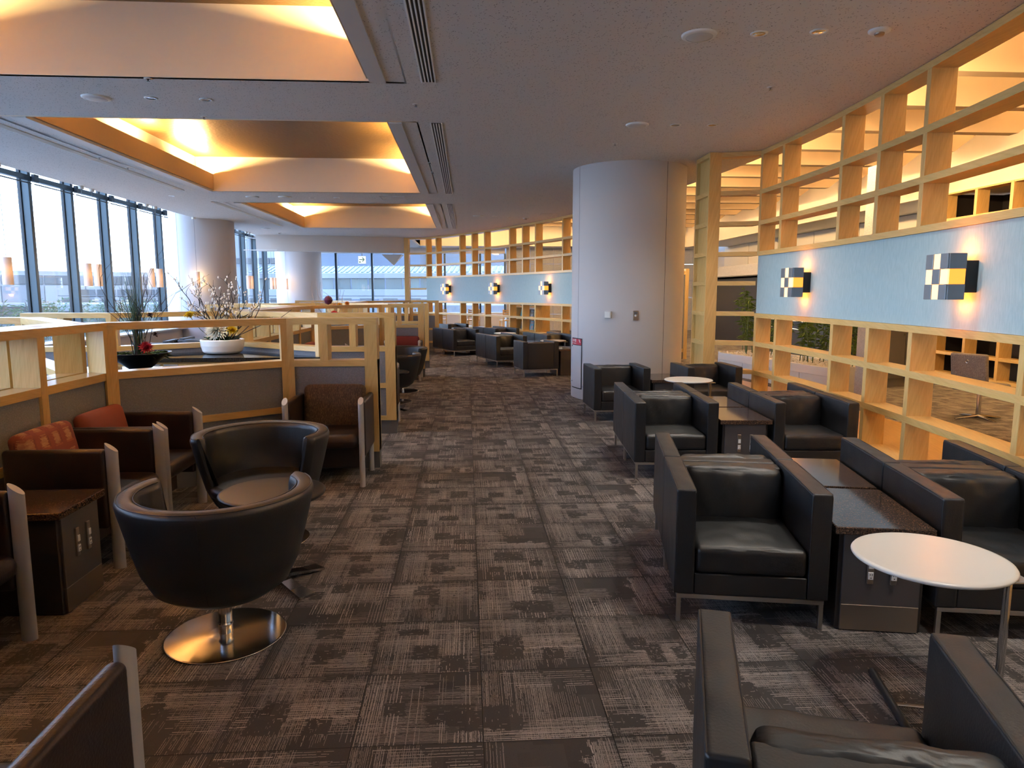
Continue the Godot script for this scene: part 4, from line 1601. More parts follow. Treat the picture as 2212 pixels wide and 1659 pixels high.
func consoles_and_flowers():
	counter("black stone counter in front of the white flower bowl, drawers facing the camera", ZC[1], true)
	counter("glossy black stone counter carrying the black bowl of grass", ZC[1], false)
	counter("black stone counter in the second passage between the booths, nearer side", ZC[2], false)
	counter("black stone counter in the second passage between the booths, farther side", ZC[2], true)
	var bark := flat(Color8(42, 32, 28), 0.8)
	var green := flat(Color8(74, 102, 48), 0.6)
	var dgreen := flat(Color8(44, 72, 40), 0.6)
	# black bowl with grass, willow and red flowers
	var p := Vector3(-3.26, 0.951, -7.12)
	var o := thing("flower_bowl", "wide black bowl with tall grass, bare twigs and red flowers", "flower arrangement", p)
	var m := MB.new()
	m.lathe([[0.0, 0.0], [0.10, 0.0], [0.115, 0.008], [0.17, 0.055], [0.25, 0.115], [0.295, 0.155], [0.298, 0.160], [0.290, 0.160], [0.24, 0.125], [0.0, 0.115]], 64)
	obj("bowl", m, M.black, o)
	m = MB.new()
	m.lathe([[0.0, 0.135], [0.2, 0.132], [0.25, 0.125]], 24)
	obj("soil", m, M.dark, o)
	m = MB.new()
	for i in 75:
		var a := rng.randf() * TAU
		var r := rng.randf_range(0.0, 0.05)
		var b := Vector3(cos(a) * r, 0.13, sin(a) * r)
		var h := rng.randf_range(0.45, 0.85)
		var lean := Vector3(rng.randf_range(-0.14, 0.10), 0, rng.randf_range(-0.1, 0.1))
		m.tube([b, b + lean * 0.25 + Vector3(0, h * 0.5, 0), b + lean + Vector3(0, h, 0)], [0.0028, 0.0024, 0.001], 4, false)
	obj("grass", m, dgreen, o)
	m = MB.new()
	for i in 9:
		var a := rng.randf() * TAU
		var b := Vector3(cos(a) * 0.05, 0.13, sin(a) * 0.05)
		twig(m, b, Vector3(rng.randf_range(-0.25, 0.2), 1.0, rng.randf_range(-0.2, 0.2)), rng.randf_range(0.5, 0.95), 0.0045, 1, null)
	twig(m, Vector3(0.05, 0.14, 0), Vector3(0.55, 1.0, 0), 0.75, 0.004, 0, null)
	twig(m, Vector3(-0.05, 0.14, 0), Vector3(-1.0, 0.35, 0.1), 0.42, 0.004, 0, null)
	obj("twigs", m, bark, o)
	m = MB.new()
	for i in 130:
		var a := rng.randf() * TAU
		var r := rng.randf_range(0.05, 0.20)
		m.leaf(Vector3(cos(a) * r, 0.135, sin(a) * r), Vector3(cos(a), rng.randf_range(0.0, 0.5), sin(a)), Vector3(-sin(a), 0, cos(a)), rng.randf_range(0.08, 0.16), 0.02, 0.3)
	obj("leaves", m, green, o)
	m = MB.new()
	petals(m, Vector3(0.10, 0.21, 0.06), Vector3(0.3, 0.6, 0.7).normalized(), 0.085, 90, 0.016)
	obj("red_bloom", m, flat(Color8(176, 26, 44), 0.7), o)
	for q in [Vector3(-0.36, 0.28, 0.06), Vector3(-0.24, 0.32, 0.06), Vector3(-0.40, 0.27, 0.0)]:
		m = MB.new()
		petals(m, q, Vector3(-0.2, 0.8, 0.4).normalized(), 0.05, 14, 0.03)
		obj("small_red_flower", m, flat(Color8(150, 18, 26), 0.6), o)
	for q in [Vector3(0.14, 0.52, 0.02), Vector3(0.17, 0.33, 0.0)]:
		m = MB.new()
		petals(m, q, Vector3(0.2, 0.8, 0.4).normalized(), 0.05, 16, 0.025)
		obj("dark_flower", m, flat(Color8(52, 24, 30), 0.7), o)
	# white bowl with chrysanthemums and budding branches
	p = Vector3(-3.04, 0.951, -8.86)
	o = thing("flower_bowl", "round white bowl with white and yellow chrysanthemums and budding branches", "flower arrangement", p)
	m = MB.new()
	m.lathe([[0.0, 0.006], [0.20, 0.006], [0.215, 0.012], [0.235, 0.03], [0.253, 0.10], [0.258, 0.165], [0.255, 0.175], [0.248, 0.175], [0.243, 0.165], [0.238, 0.13], [0.0, 0.12]], 64)
	obj("bowl", m, flat(Color8(236, 234, 230), 0.22), o)
	m = MB.new()
	m.lathe([[0.0, 0.155], [0.2, 0.15], [0.24, 0.14]], 24)
	obj("soil", m, M.dark, o)
	m = MB.new()
	petals(m, Vector3(-0.02, 0.29, 0.10), Vector3(-0.1, 0.5, 0.85).normalized(), 0.17, 130, 0.03)
	obj("white_bloom", m, flat(Color8(240, 234, 216), 0.7), o)
	for e in [[Vector3(0.14, 0.29, 0.06), Vector3(0.3, 0.6, 0.7), 0.085], [Vector3(-0.36, 0.47, 0.05), Vector3(-0.1, 0.75, 0.6), 0.08]]:
		m = MB.new()
		petals(m, e[0], e[1].normalized(), e[2], 90, 0.015)
		obj("yellow_bloom", m, flat(Color8(238, 200, 26), 0.7), o)
	m = MB.new()
	for i in 60:
		var a := rng.randf() * TAU
		var r := rng.randf_range(0.02, 0.16)
		m.leaf(Vector3(cos(a) * r, 0.15, sin(a) * r), Vector3(cos(a), rng.randf_range(0.3, 1.2), sin(a)), Vector3(-sin(a), 0, cos(a)), rng.randf_range(0.08, 0.15), 0.05, 0.3)
	m.tube([Vector3(-0.1, 0.15, 0), Vector3(-0.25, 0.3, 0.03), Vector3(-0.36, 0.46, 0.05)], 0.004, 6)
	obj("leaves", m, dgreen, o)
	m = MB.new()
	var buds := []
	for i in 8:
		twig(m, Vector3(rng.randf_range(-0.08, 0.08), 0.15, rng.randf_range(-0.05, 0.05)), Vector3(rng.randf_range(-0.5, 0.35), 1.0, rng.randf_range(-0.2, 0.2)), rng.randf_range(0.42, 0.62), 0.010, 2, buds)
	twig(m, Vector3(0.1, 0.15, 0.05), Vector3(1.0, 0.55, 0.1), 0.95, 0.006, 0, buds)
	twig(m, Vector3(0.1, 0.15, 0.0), Vector3(1.0, 0.8, 0.0), 0.85, 0.006, 0, buds)
	twig(m, Vector3(0.12, 0.15, 0.05), Vector3(1.1, 0.35, 0.2), 1.1, 0.006, 0, buds)
	obj("branches", m, bark, o)
	m = MB.new()
	for b in buds:
		for k in 2:
			var c: Vector3 = b + Vector3(rng.randf_range(-0.015, 0.015), rng.randf_range(-0.01, 0.02), 0)
			m.lathe([[0.001, -0.014], [0.009, -0.004], [0.008, 0.006], [0.001, 0.016]], 6, Transform3D(Basis.IDENTITY, c))
	obj("buds", m, flat(Color8(232, 226, 220), 0.8), o).set_meta("kind", "stuff")
	# third arrangement, in the second passage
	p = Vector3(-2.66, 0.95, -14.18)
	o = thing("flower_bowl", "far flower bowl with a purple globe, orange blooms and a red bloom", "flower arrangement", p)
	m = MB.new()
	m.lathe([[0.0, 0.0], [0.16, 0.0], [0.22, 0.10], [0.20, 0.11], [0.0, 0.1]], 32)
	obj("bowl", m, M.black, o)
	for e in [[Vector3(-0.10, 0.60, 0.0), 0.10, Color8(86, 24, 52), 160, 0.03], [Vector3(0.12, 0.50, 0), 0.07, Color8(232, 170, 40), 60, 0.03], [Vector3(0.27, 0.53, 0), 0.06, Color8(224, 140, 44), 60, 0.03], [Vector3(0.02, 0.32, 0.05), 0.10, Color8(214, 40, 30), 90, 0.03], [Vector3(0.22, 0.30, 0.05), 0.08, Color8(228, 120, 90), 60, 0.03], [Vector3(0.02, 0.47, 0.0), 0.06, Color8(226, 96, 60), 60, 0.03]]:
		m = MB.new()
		petals(m, e[0], Vector3(0, 0.5, 0.8).normalized(), e[1], e[3], e[4])
		if e[3] == 160:
			m.lathe([[0.002, -0.09], [0.06, -0.065], [0.09, 0.0], [0.06, 0.065], [0.002, 0.09]], 16, Transform3D(Basis.IDENTITY, e[0]))
		obj("bloom", m, flat(e[2], 0.75), o)
	m = MB.new()
	for i in 12:
		twig(m, Vector3(rng.randf_range(-0.1, 0.1), 0.1, 0), Vector3(rng.randf_range(-1.0, 0.9), 1.0, rng.randf_range(-0.3, 0.3)), rng.randf_range(0.45, 1.05), 0.005, 0, null)
	obj("twigs", m, flat(Color8(176, 158, 140), 0.8), o)

# ---------------------------------------------------------------- lamps
const COVE := 12.0

func lamps():
	# cove lamps in the light wells: three per side with gaps between them
	for w in coffers():
		var L: float = w[0] - w[1]
		for side in 2:
			for k in 3:
				var z: float = w[1] + L * (0.11 + 0.39 * k)
				var x := -4.99 if side == 0 else -0.77
				var inw := 1.0 if side == 0 else -1.0
				var o := thing("cove_lamp", ["warm linear lamp hidden in the left cove of the %s light well, %s", "warm linear lamp hidden in the right cove of the %s light well, %s"][side] % [["nearest", "second", "farthest"][coffers().find(w)], ["far end", "middle", "near end"][k]], "lamp", Vector3(x, CH + 0.24, z), 0.0, "cove lamps in the light wells")
				obj("tube", rodbox(Vector3(0, 0.02, -0.6), Vector3(0, 0.02, 0.6), 0.026, 0.026), glow(Color(1.0, 0.7, 0.36), 1.6), o)
				obj("housing", bx(Vector3(0, -0.085, 0), Vector3(0.05, 0.18, 1.24), 0.002), M.white, o)
				area(o, "cove_light", Vector3(x + inw * 0.0, CH + 0.28, z), Vector3(inw * 0.9, 1.0, 0), Vector2(0.05, 1.2), COVE, WARM, Vector3.BACK)
	# wall lamps on the blue band
	var tags := ["square wall lamp with a chequer of grey and lit panes, nearest, at the right", "square wall lamp with a chequer of grey and lit panes, above the middle-row armchairs", "small far wall lamp on the blue band, next to the big column", "small far wall lamp on the blue band, the middle one of three", "small far wall lamp on the blue band, the leftmost"]
	var ss := [-3.66, -0.585, 10.18, 13.22, 16.25]
	var lit := glow(Color(1.0, 0.60, 0.22), 0.95)
	var pale := glow(Color(1.0, 0.80, 0.58), 0.85)
	for k in 5:
		var a: float = ss[k] / AR
		var t := arc_t(a, AR + 0.02)
		var o := thing("wall_lamp", tags[k], "wall lamp", t * Vector3(0, 1.82, 0), a, "square chequered wall lamps")
		# local: -x is towards the room, z along the wall
		obj("back_box", bx(Vector3(-0.05, 0, 0), Vector3(0.10, 0.24, 0.26), 0.003), M.black, o)
		for i in 3:
			for j in 3:
				var grey := (i + j) % 2 == 0
				var c := Vector3(-0.235 if grey else -0.228, 0.116 * (1 - i), 0.105 * (j - 1))
				obj("grey_pane" if grey else "lit_pane", bx(c, Vector3(0.014, 0.114, 0.103), 0.002), M.gun if grey else pale, o)
		for sd in [-1.0, 1.0]:
			for i in 3:
				var grey := i != 1
				obj("grey_pane" if grey else "lit_pane", bx(Vector3(-0.165, 0.116 * (1 - i), sd * (0.152 if grey else 0.146)), Vector3(0.125, 0.114, 0.012), 0.002), M.gun if grey else lit, o)
		for yy in [0.19, -0.19]:
			var l := OmniLight3D.new()
			l.name = "glow_light"
			l.light_energy = 0.075
			l.light_color = Color(1.0, 0.55, 0.2)
			l.light_size = 0.05
			l.omni_range = 30.0
			l.omni_attenuation = 2.0
			l.shadow_enabled = true
			o.add_child(l, true)
			l.position = Vector3(-0.10, yy, 0)
	# pendants along the window
	var shade := flat(Color8(224, 218, 208), 0.8)
	shade.backlight_enabled = true
	shade.backlight = Color(0.22, 0.17, 0.11)
	shade.emission_enabled = true
	shade.emission = Color(1.0, 0.70, 0.42)
	shade.emission_energy_multiplier = 0.14
	var bulb := glow(Color(1.0, 0.66, 0.30), 2.2)
	var zs := [-11.3, -13.6, -13.96, -16.24, -16.66, -18.91, -23.27, -23.53, -26.0, -26.35, -28.0, -9.0, -8.65]
	var tg := ["cylindrical pendant lamp cut by the left edge of the picture", "cylindrical pendant lamp, left of the pair before the second window bay", "cylindrical pendant lamp, right of the pair before the second window bay", "cylindrical pendant lamp, left of the pair beside the left column", "cylindrical pendant lamp, right of the pair beside the left column", "single cylindrical pendant lamp hanging in front of the left column", "far cylindrical pendant lamp, left of the first pair past the left column", "far cylindrical pendant lamp, right of the first pair past the left column", "far cylindrical pendant lamp, left of the second pair past the left column", "far cylindrical pendant lamp, right of the second pair past the left column", "farthest single cylindrical pendant lamp, in front of the far column", "", ""]
	var proto: Node3D = null
	for k in 11:
		var p := Vector3(-7.05, 0, zs[k])
		if proto == null:
			proto = thing("pendant_lamp", tg[0], "pendant lamp", p, 0.0, "cylindrical pendant lamps")
			var m := MB.new()
			m.lathe([[0.07, 1.82], [0.0715, 1.822], [0.0715, 2.238], [0.07, 2.24]], 24)
			obj("shade", m, shade, proto)
			m = MB.new()
			m.lathe([[0.005, 1.96], [0.024, 1.98], [0.028, 2.03], [0.02, 2.07], [0.012, 2.10], [0.002, 2.11]], 12)
			obj("bulb", m, bulb, proto)
			m = MB.new()
			m.tube([Vector3(0, 2.10, 0), Vector3(0, 3.6, 0)], 0.004, 6)
			obj("cord", m, flat(Color8(120, 122, 124), 0.5), proto)
			m = MB.new()
			m.lathe([[0.04, 3.585], [0.045, 3.59], [0.045, 3.64]], 16)
			obj("canopy", m, M.white, proto)
			var l := OmniLight3D.new()
			l.name = "lamp_light"
			l.light_energy = 0.15
			l.light_color = WARM
			l.light_size = 0.03
			l.omni_range = 30.0
			l.omni_attenuation = 2.0
			l.shadow_enabled = true
			proto.add_child(l)
			l.position = Vector3(0, 2.03, 0)
		else:
			dup(proto, p, 0.0, tg[k], "cylindrical pendant lamps")

const DOWN := 1.9

# ---------------------------------------------------------------- things on the ceiling
func ceiling_fittings():
	# long air slots
	var tags := ["long air slot in the ceiling, nearest, right of the first light well", "long air slot in the ceiling beside the second light well", "long air slot in the ceiling beside the farthest light well", "long air slot along the window side, nearer", "long air slot along the window side, farther"]
	var e := [[-0.335, -0.95, -6.79], [-0.335, -8.38, -14.15], [-0.36, -15.81, -21.78], [-5.42, -8.4, -14.0], [-5.42, -15.7, -21.2]]
	for k in 5:
		var zc: float = (e[k][1] + e[k][2]) * 0.5
		var L: float = e[k][1] - e[k][2]
		var o := thing("air_slot", tags[k], "air diffuser", Vector3(e[k][0], CH, zc), 0.0, "linear air slots")
		var wd := 0.11 if k < 3 else 0.085
		obj("backing", bx(Vector3(0, -0.001, 0), Vector3(wd, 0.006, L), 0.0), M.slot, o)
		for s in [-1.0, 0.0, 1.0]:
			obj("blade", bx(Vector3(s * wd * 0.28, -0.006, 0), Vector3(0.012, 0.012, L - 0.02), 0.002), M.white, o)
		for s in [-1.0, 1.0]:
			obj("frame", bx(Vector3(s * (wd * 0.5 + 0.007), -0.005, 0), Vector3(0.014, 0.012, L + 0.03), 0.002), M.white, o)
	# round fittings
	var refl := flat(Color8(190, 190, 190), 0.1, 1.0)
	var kinds := {}
	var rows := [[5.39, 0.0], [8.28, 0.0], [7.53, 1.0], [14.87, 1.0], [18.3, 2.0]]
	var names := {"speaker": ["ceiling_speaker", "ceiling speaker"], "down": ["downlight", "downlight"], "smoke": ["smoke_detector", "smoke detector"], "sprinkler": ["sprinkler", "sprinkler"]}
	var list := [["speaker", 1.78, -5.47, "large round ceiling speaker at upper right, leftmost of its row"],
		["down", 2.22, -5.41, "recessed downlight right of the large ceiling speaker"], ["down", 2.65, -5.34, "recessed downlight between another downlight and the smoke detector"], ["smoke", 3.09, -5.29, "round smoke detector at upper right, nearest the timber screen"],
		["down", 2.2, -2.5, "added unseen downlight above the nearest armchairs, left of two"], ["down", 2.65, -2.45, "added unseen downlight above the nearest armchairs, right of two"],  # this pair is out of view, added to brighten the room
		["sprinkler", 2.91, -6.76, "sprinkler head alone on the ceiling near the right screen"],
		["speaker", 2.0, -8.30, "round ceiling speaker in the second row on the right"], ["down", 2.45, -8.29, "downlight in the second row on the right, beside the speaker"], ["down", 2.88, -8.26, "downlight in the second row on the right, nearest the screen end"], ["sprinkler", 1.96, -9.34, "sprinkler head above the big column's front"],
		["speaker", -3.69, -7.53, "round ceiling speaker between the first two light wells"], ["down", -3.15, -7.52, "downlight between the first two light wells, nearer the speaker"], ["down", -2.62, -7.54, "downlight between the first two light wells, nearer the aisle"],
		["sprinkler", -0.51, -7.58, "sprinkler head between the two nearest air slots"], ["sprinkler", -0.53, -10.85, "sprinkler head beside the second air slot, nearer"], ["sprinkler", -0.53, -11.66, "sprinkler head beside the second air slot, farther"],
		["sprinkler", -2.89, -6.86, "sprinkler head at the rim of the nearest light well"], ["sprinkler", -2.90, -8.25, "sprinkler head at the front rim of the second light well"],
		["speaker", -4.35, -14.87, "flat round ceiling speaker between the second and third light wells, leftmost"], ["speaker", -3.69, -14.83, "flat round ceiling speaker between the second and third light wells, second from left"], ["down", -3.16, -14.93, "downlight between the second and third light wells, left"], ["down", -2.66, -14.90, "downlight between the second and third light wells, right"],
		["speaker", 0.31, -18.11, "far ceiling speaker before the curved screen"], ["down", 0.73, -18.19, "bright far downlight before the curved screen"], ["down", 1.13, -18.38, "far downlight before the curved screen"], ["smoke", 1.56, -18.58, "far smoke detector before the curved screen"],
		["sprinkler", -5.29, -10.76, "sprinkler head over the window side, nearer"], ["sprinkler", -5.28, -11.59, "sprinkler head over the window side, farther"], ["down", -5.93, -14.83, "downlight near the window side pendants"], ["speaker", -6.08, -21.99, "wide round ceiling speaker near the left column"], ["smoke", -6.1, -23.6, "smoke detector before the far bulkhead"]]
	for q in list:
		var p := Vector3(q[1], CH, q[2])
		var nm: Array = names[q[0]]
		if kinds.has(q[0]):
			dup(kinds[q[0]], p, 0.0, q[3], nm[1] + "s on the ceiling")
			continue
		var o := thing(nm[0], q[3], nm[1], p, 0.0, nm[1] + "s on the ceiling")
		kinds[q[0]] = o
		var m := MB.new()
		if q[0] == "speaker":
			m.lathe([[0.102, -0.018], [0.122, -0.016], [0.132, -0.010], [0.135, 0.002]], 40)
			obj("ring", m, M.white, o)
			m = MB.new()
			m.lathe([[0.0, -0.024], [0.06, -0.023], [0.098, -0.018], [0.102, -0.010]], 40)
			obj("grille", m, M.trim, o)
		elif q[0] == "down":
			m.lathe([[0.046, -0.004], [0.052, -0.008], [0.064, -0.006], [0.066, 0.001]], 32)
			obj("ring", m, M.white, o)
			m = MB.new()
			m.lathe([[0.0, -0.002], [0.02, -0.0018], [0.034, -0.0026], [0.048, -0.005]], 32)
			obj("reflector", m, refl, o)
			var l := SpotLight3D.new()
			l.name = "downlight_beam"
			l.light_energy = DOWN
			l.light_color = Color(1.0, 0.97, 0.92)
			l.light_size = 0.05
			l.spot_angle = 66.0
			l.spot_angle_attenuation = 1.0
			l.spot_range = 30.0
			l.spot_attenuation = 2.0
			l.shadow_enabled = true
			o.add_child(l)
			l.position = Vector3(0, -0.012, 0)
			l.rotation = Vector3(-PI / 2, 0, 0)
		elif q[0] == "smoke":
			m.lathe([[0.0, -0.04], [0.03, -0.04], [0.036, -0.03], [0.036, -0.022]], 24)
			obj("sensor", m, M.kick, o)
			m = MB.new()
			m.lathe([[0.03, -0.022], [0.06, -0.02], [0.078, -0.012], [0.08, 0.001]], 32)
			obj("housing", m, M.white, o)
		else:
			m.lathe([[0.02, -0.006], [0.036, -0.005], [0.038, 0.001]], 20)
			obj("plate", m, M.white, o)
			m = MB.new()
			m.lathe([[0.0, -0.028], [0.016, -0.027], [0.017, -0.024], [0.006, -0.022], [0.006, -0.004]], 16)
			obj("head", m, M.chrome, o)
	# access panels: thin raised frames
	for q in [[-5.3, -7.35, 0.55, "square access panel in the ceiling at the left edge"], [-1.5, -14.85, 0.5, "square access panel in the ceiling between the second and third light wells"], [2.1, -17.6, 0.5, "square access panel in the ceiling before the curved screen"]]:
		var o := thing("access_panel", q[3], "access panel", Vector3(q[0], CH, q[1]), 0.0, "ceiling access panels")
		var h: float = q[2] * 0.5
		obj("door", bx(Vector3(0, -0.001, 0), Vector3(h * 2 - 0.02, 0.006, h * 2 - 0.02), 0.001), M.ceiling, o)
		for s in [-1.0, 1.0]:
			obj("frame", bx(Vector3(s * h, -0.002, 0), Vector3(0.012, 0.01, h * 2 + 0.012), 0.001), M.trim, o)
			obj("frame", bx(Vector3(0, -0.002, s * h), Vector3(h * 2 - 0.012, 0.01, 0.012), 0.001), M.trim, o)

# ---------------------------------------------------------------- small things
func text_mesh(s: String, size: float, depth := 0.002) -> TextMesh:
	var f := SystemFont.new()
	f.font_names = PackedStringArray(["Droid Sans"])
	f.font_weight = 700
	var t := TextMesh.new()
	t.text = s
	t.font = f
	t.font_size = 32
	t.pixel_size = size / 32.0
	t.depth = depth
	t.curve_step = 2.0
	return t

func small_things():
	# fire extinguisher door, let into the big column
	var c := Vector3(2.62, 0, -11.33)
	var door := thing("extinguisher_door", "narrow pale door with a red fire extinguisher sign, low on the big column", "cabinet door", c)
	var m := MB.new()
	m.lathe([[0.89, 0.16], [0.904, 0.162], [0.904, 0.975], [0.89, 0.977]], 14, Transform3D.IDENTITY, 2.655, 3.065)
	obj("frame", m, M.slot, door)
	m = MB.new()
	m.lathe([[0.89, 0.175], [0.908, 0.177], [0.908, 0.86], [0.89, 0.862]], 14, Transform3D.IDENTITY, 2.675, 3.045)
	obj("leaf", m, M.column, door)
	m = MB.new()
	m.lathe([[0.89, 0.868], [0.909, 0.869], [0.909, 0.962], [0.89, 0.963]], 14, Transform3D.IDENTITY, 2.675, 3.045)
	var sign := obj("sign", m, flat(Color8(196, 34, 58), 0.5), door)
	var put := func(a: float, y: float) -> Transform3D:
		# faces outward at angle a; x runs to the right as seen from outside
		var n := Vector3(cos(a), 0, sin(a))
		return Transform3D(Basis(Vector3(sin(a), 0, -cos(a)), Vector3.UP, n), n * 0.9095 + Vector3(0, y, 0))
	var white := flat(Color8(240, 236, 234), 0.5)
	# three characters for "fire extinguisher" built from strokes, then the English line, and an arrow-like mark
	var glyphs := [
		[[-0.4, 0.35, -0.3, 0.2], [-0.45, 0.05, -0.35, -0.1], [-0.45, -0.5, -0.25, -0.2], [0.1, 0.5, 0.1, 0.1], [-0.15, 0.4, -0.05, 0.2], [0.4, 0.4, 0.3, 0.2], [-0.12, 0.1, 0.38, 0.1], [-0.12, 0.1, -0.12, -0.5], [0.38, 0.1, 0.38, -0.5], [-0.1, -0.1, 0.36, -0.1], [-0.1, -0.28, 0.36, -0.28]],
		[[0.0, 0.5, 0.0, 0.05], [0.0, 0.05, -0.45, -0.5], [0.0, 0.05, 0.45, -0.5], [-0.35, 0.25, -0.25, 0.0], [0.38, 0.28, 0.25, 0.02]],
		[[-0.4, 0.5, -0.1, 0.5], [-0.4, 0.5, -0.4, 0.22], [-0.1, 0.5, -0.1, 0.22], [-0.4, 0.22, -0.1, 0.22], [0.1, 0.5, 0.4, 0.5], [0.1, 0.5, 0.1, 0.22], [0.4, 0.5, 0.4, 0.22], [0.1, 0.22, 0.4, 0.22], [-0.45, 0.05, 0.45, 0.05], [0.0, 0.2, -0.4, -0.12], [0.0, 0.05, 0.42, -0.12], [-0.4, -0.2, -0.1, -0.2], [-0.4, -0.2, -0.4, -0.5], [-0.1, -0.2, -0.1, -0.5], [-0.4, -0.5, -0.1, -0.5], [0.1, -0.2, 0.4, -0.2], [0.1, -0.2, 0.1, -0.5], [0.4, -0.2, 0.4, -0.5], [0.1, -0.5, 0.4, -0.5]]]
	for g in 3:
		m = MB.new()
		var t: Transform3D = put.call(2.98 - 0.055 * g, 0.937)
		for q in glyphs[g]:
			var a := Vector3(q[0], q[1], 0) * 0.04
			var b := Vector3(q[2], q[3], 0) * 0.04
			var d := b - a
			m.box(Vector3.ZERO, Vector3(d.length() + 0.003, 0.004, 0.002), 0.0, t * Transform3D(Basis(Vector3.BACK, atan2(d.y, d.x)), (a + b) * 0.5))
		obj("lettering", m, white, sign)
	var tm := obj("lettering", text_mesh("Fire Extinguisher", 0.020), white, sign)
	tm.transform = put.call(2.925, 0.893)
	m = MB.new()
	var tt: Transform3D = put.call(2.72, 0.925)
	m.box(Vector3(0, 0.01, 0), Vector3(0.012, 0.06, 0.002), 0.0, tt * Transform3D(Basis(Vector3.BACK, 0.6), Vector3.ZERO))
	obj("mark", m, white, sign)
	m = MB.new()
	m.lathe([[0.0, 0.012], [0.010, 0.010], [0.012, 0.0]], 12, put.call(3.03, 0.27) * Transform3D(Basis(Vector3.RIGHT, PI / 2), Vector3.ZERO))
	obj("knob", m, M.chrome, door)
	m = MB.new()
	m.lathe([[0.0, 0.008], [0.009, 0.006], [0.011, 0.0]], 12, put.call(3.03, 0.845) * Transform3D(Basis(Vector3.RIGHT, PI / 2), Vector3.ZERO))
	obj("lock", m, M.black, door)
	# plates on the column
	var fix := func(called: String, label: String, cat: String, a: float, y: float) -> Node3D:
		var o := thing(called, label, cat)
		o.transform = Transform3D(Basis.IDENTITY, c) * put.call(a, y)
		return o
	var o1: Node3D = fix.call("thermostat", "small square beige thermostat box on the big column", "thermostat", 2.10, 1.365)
	obj("case", bx(Vector3(0, 0, 0.015), Vector3(0.10, 0.105, 0.05), 0.004), M.trim, o1)
	obj("cover", bx(Vector3(-0.004, 0, 0.042), Vector3(0.085, 0.09, 0.006), 0.002), M.white, o1)
	var o2: Node3D = fix.call("wall_switch", "upright metal switch plate with a round knob on the big column", "switch", 1.645, 1.355)
	obj("plate", bx(Vector3(0, 0, 0.004), Vector3(0.085, 0.145, 0.016), 0.003), M.kick, o2)
	m = MB.new()
	m.lathe([[0.0, 0.024], [0.015, 0.022], [0.02, 0.0]], 16, Transform3D(Basis(Vector3.RIGHT, PI / 2), Vector3(0, 0, 0.012)))
	obj("knob", m, M.trim, o2)
	obj("scale", bx(Vector3(0, 0.04, 0.012), Vector3(0.05, 0.03, 0.003), 0.001), M.plinth, o2)
	# exit sign with a green arrow under the bulkhead
	var ex := thing("exit_sign", "white hanging sign with a green arrow pointing right", "exit sign", Vector3(-3.66, 2.84, -25.08))
	obj("box", bx(Vector3.ZERO, Vector3(0.26, 0.26, 0.05), 0.004), glow(Color(0.93, 0.96, 0.95), 0.5), ex)
	obj("hanger", bx(Vector3(0, 0.195, 0), Vector3(0.02, 0.14, 0.02), 0.002), M.trim, ex)
	var gr := flat(Color8(0, 140, 84), 0.5)
	m = MB.new()
	m.box(Vector3(-0.02, 0.01, 0.028), Vector3(0.15, 0.022, 0.006))
	for s in [-1.0, 1.0]:
		m.box(Vector3.ZERO, Vector3(0.10, 0.022, 0.006), 0.0, Transform3D(Basis(Vector3.BACK, s * -0.8), Vector3(0.045, 0.01 + s * 0.032, 0.028)))
	obj("arrow", m, gr, ex)
	obj("mark", bx(Vector3(-0.075, -0.075, 0.028), Vector3(0.06, 0.03, 0.006), 0.0), gr, ex)
	# folded grey pyramid lamp hanging behind the bulkhead
	var py := thing("pyramid_shade", "grey inverted pyramid hanging in front of the far window", "ceiling lamp", Vector3(-2.75, 0, -27.0))
	m = MB.new()
	var tip := Vector3(0, 2.72, 0)
	var q4 := [Vector3(-0.42, 3.12, 0.3), Vector3(0.34, 3.12, 0.3), Vector3(0.34, 3.12, -0.3), Vector3(-0.42, 3.12, -0.3)]
	for i in 4:
		m.face([q4[i], q4[(i + 1) % 4], tip], (q4[i] + q4[(i + 1) % 4]) * 0.5 - Vector3(-0.04, 3.1, 0))
	m.face(q4, Vector3.UP)
	obj("shade", m, M.trim, py)
	obj("rod", bx(Vector3(0, 3.38, 0), Vector3(0.03, 0.52, 0.03), 0.003), M.trim, py)
	magazines()
	dining()

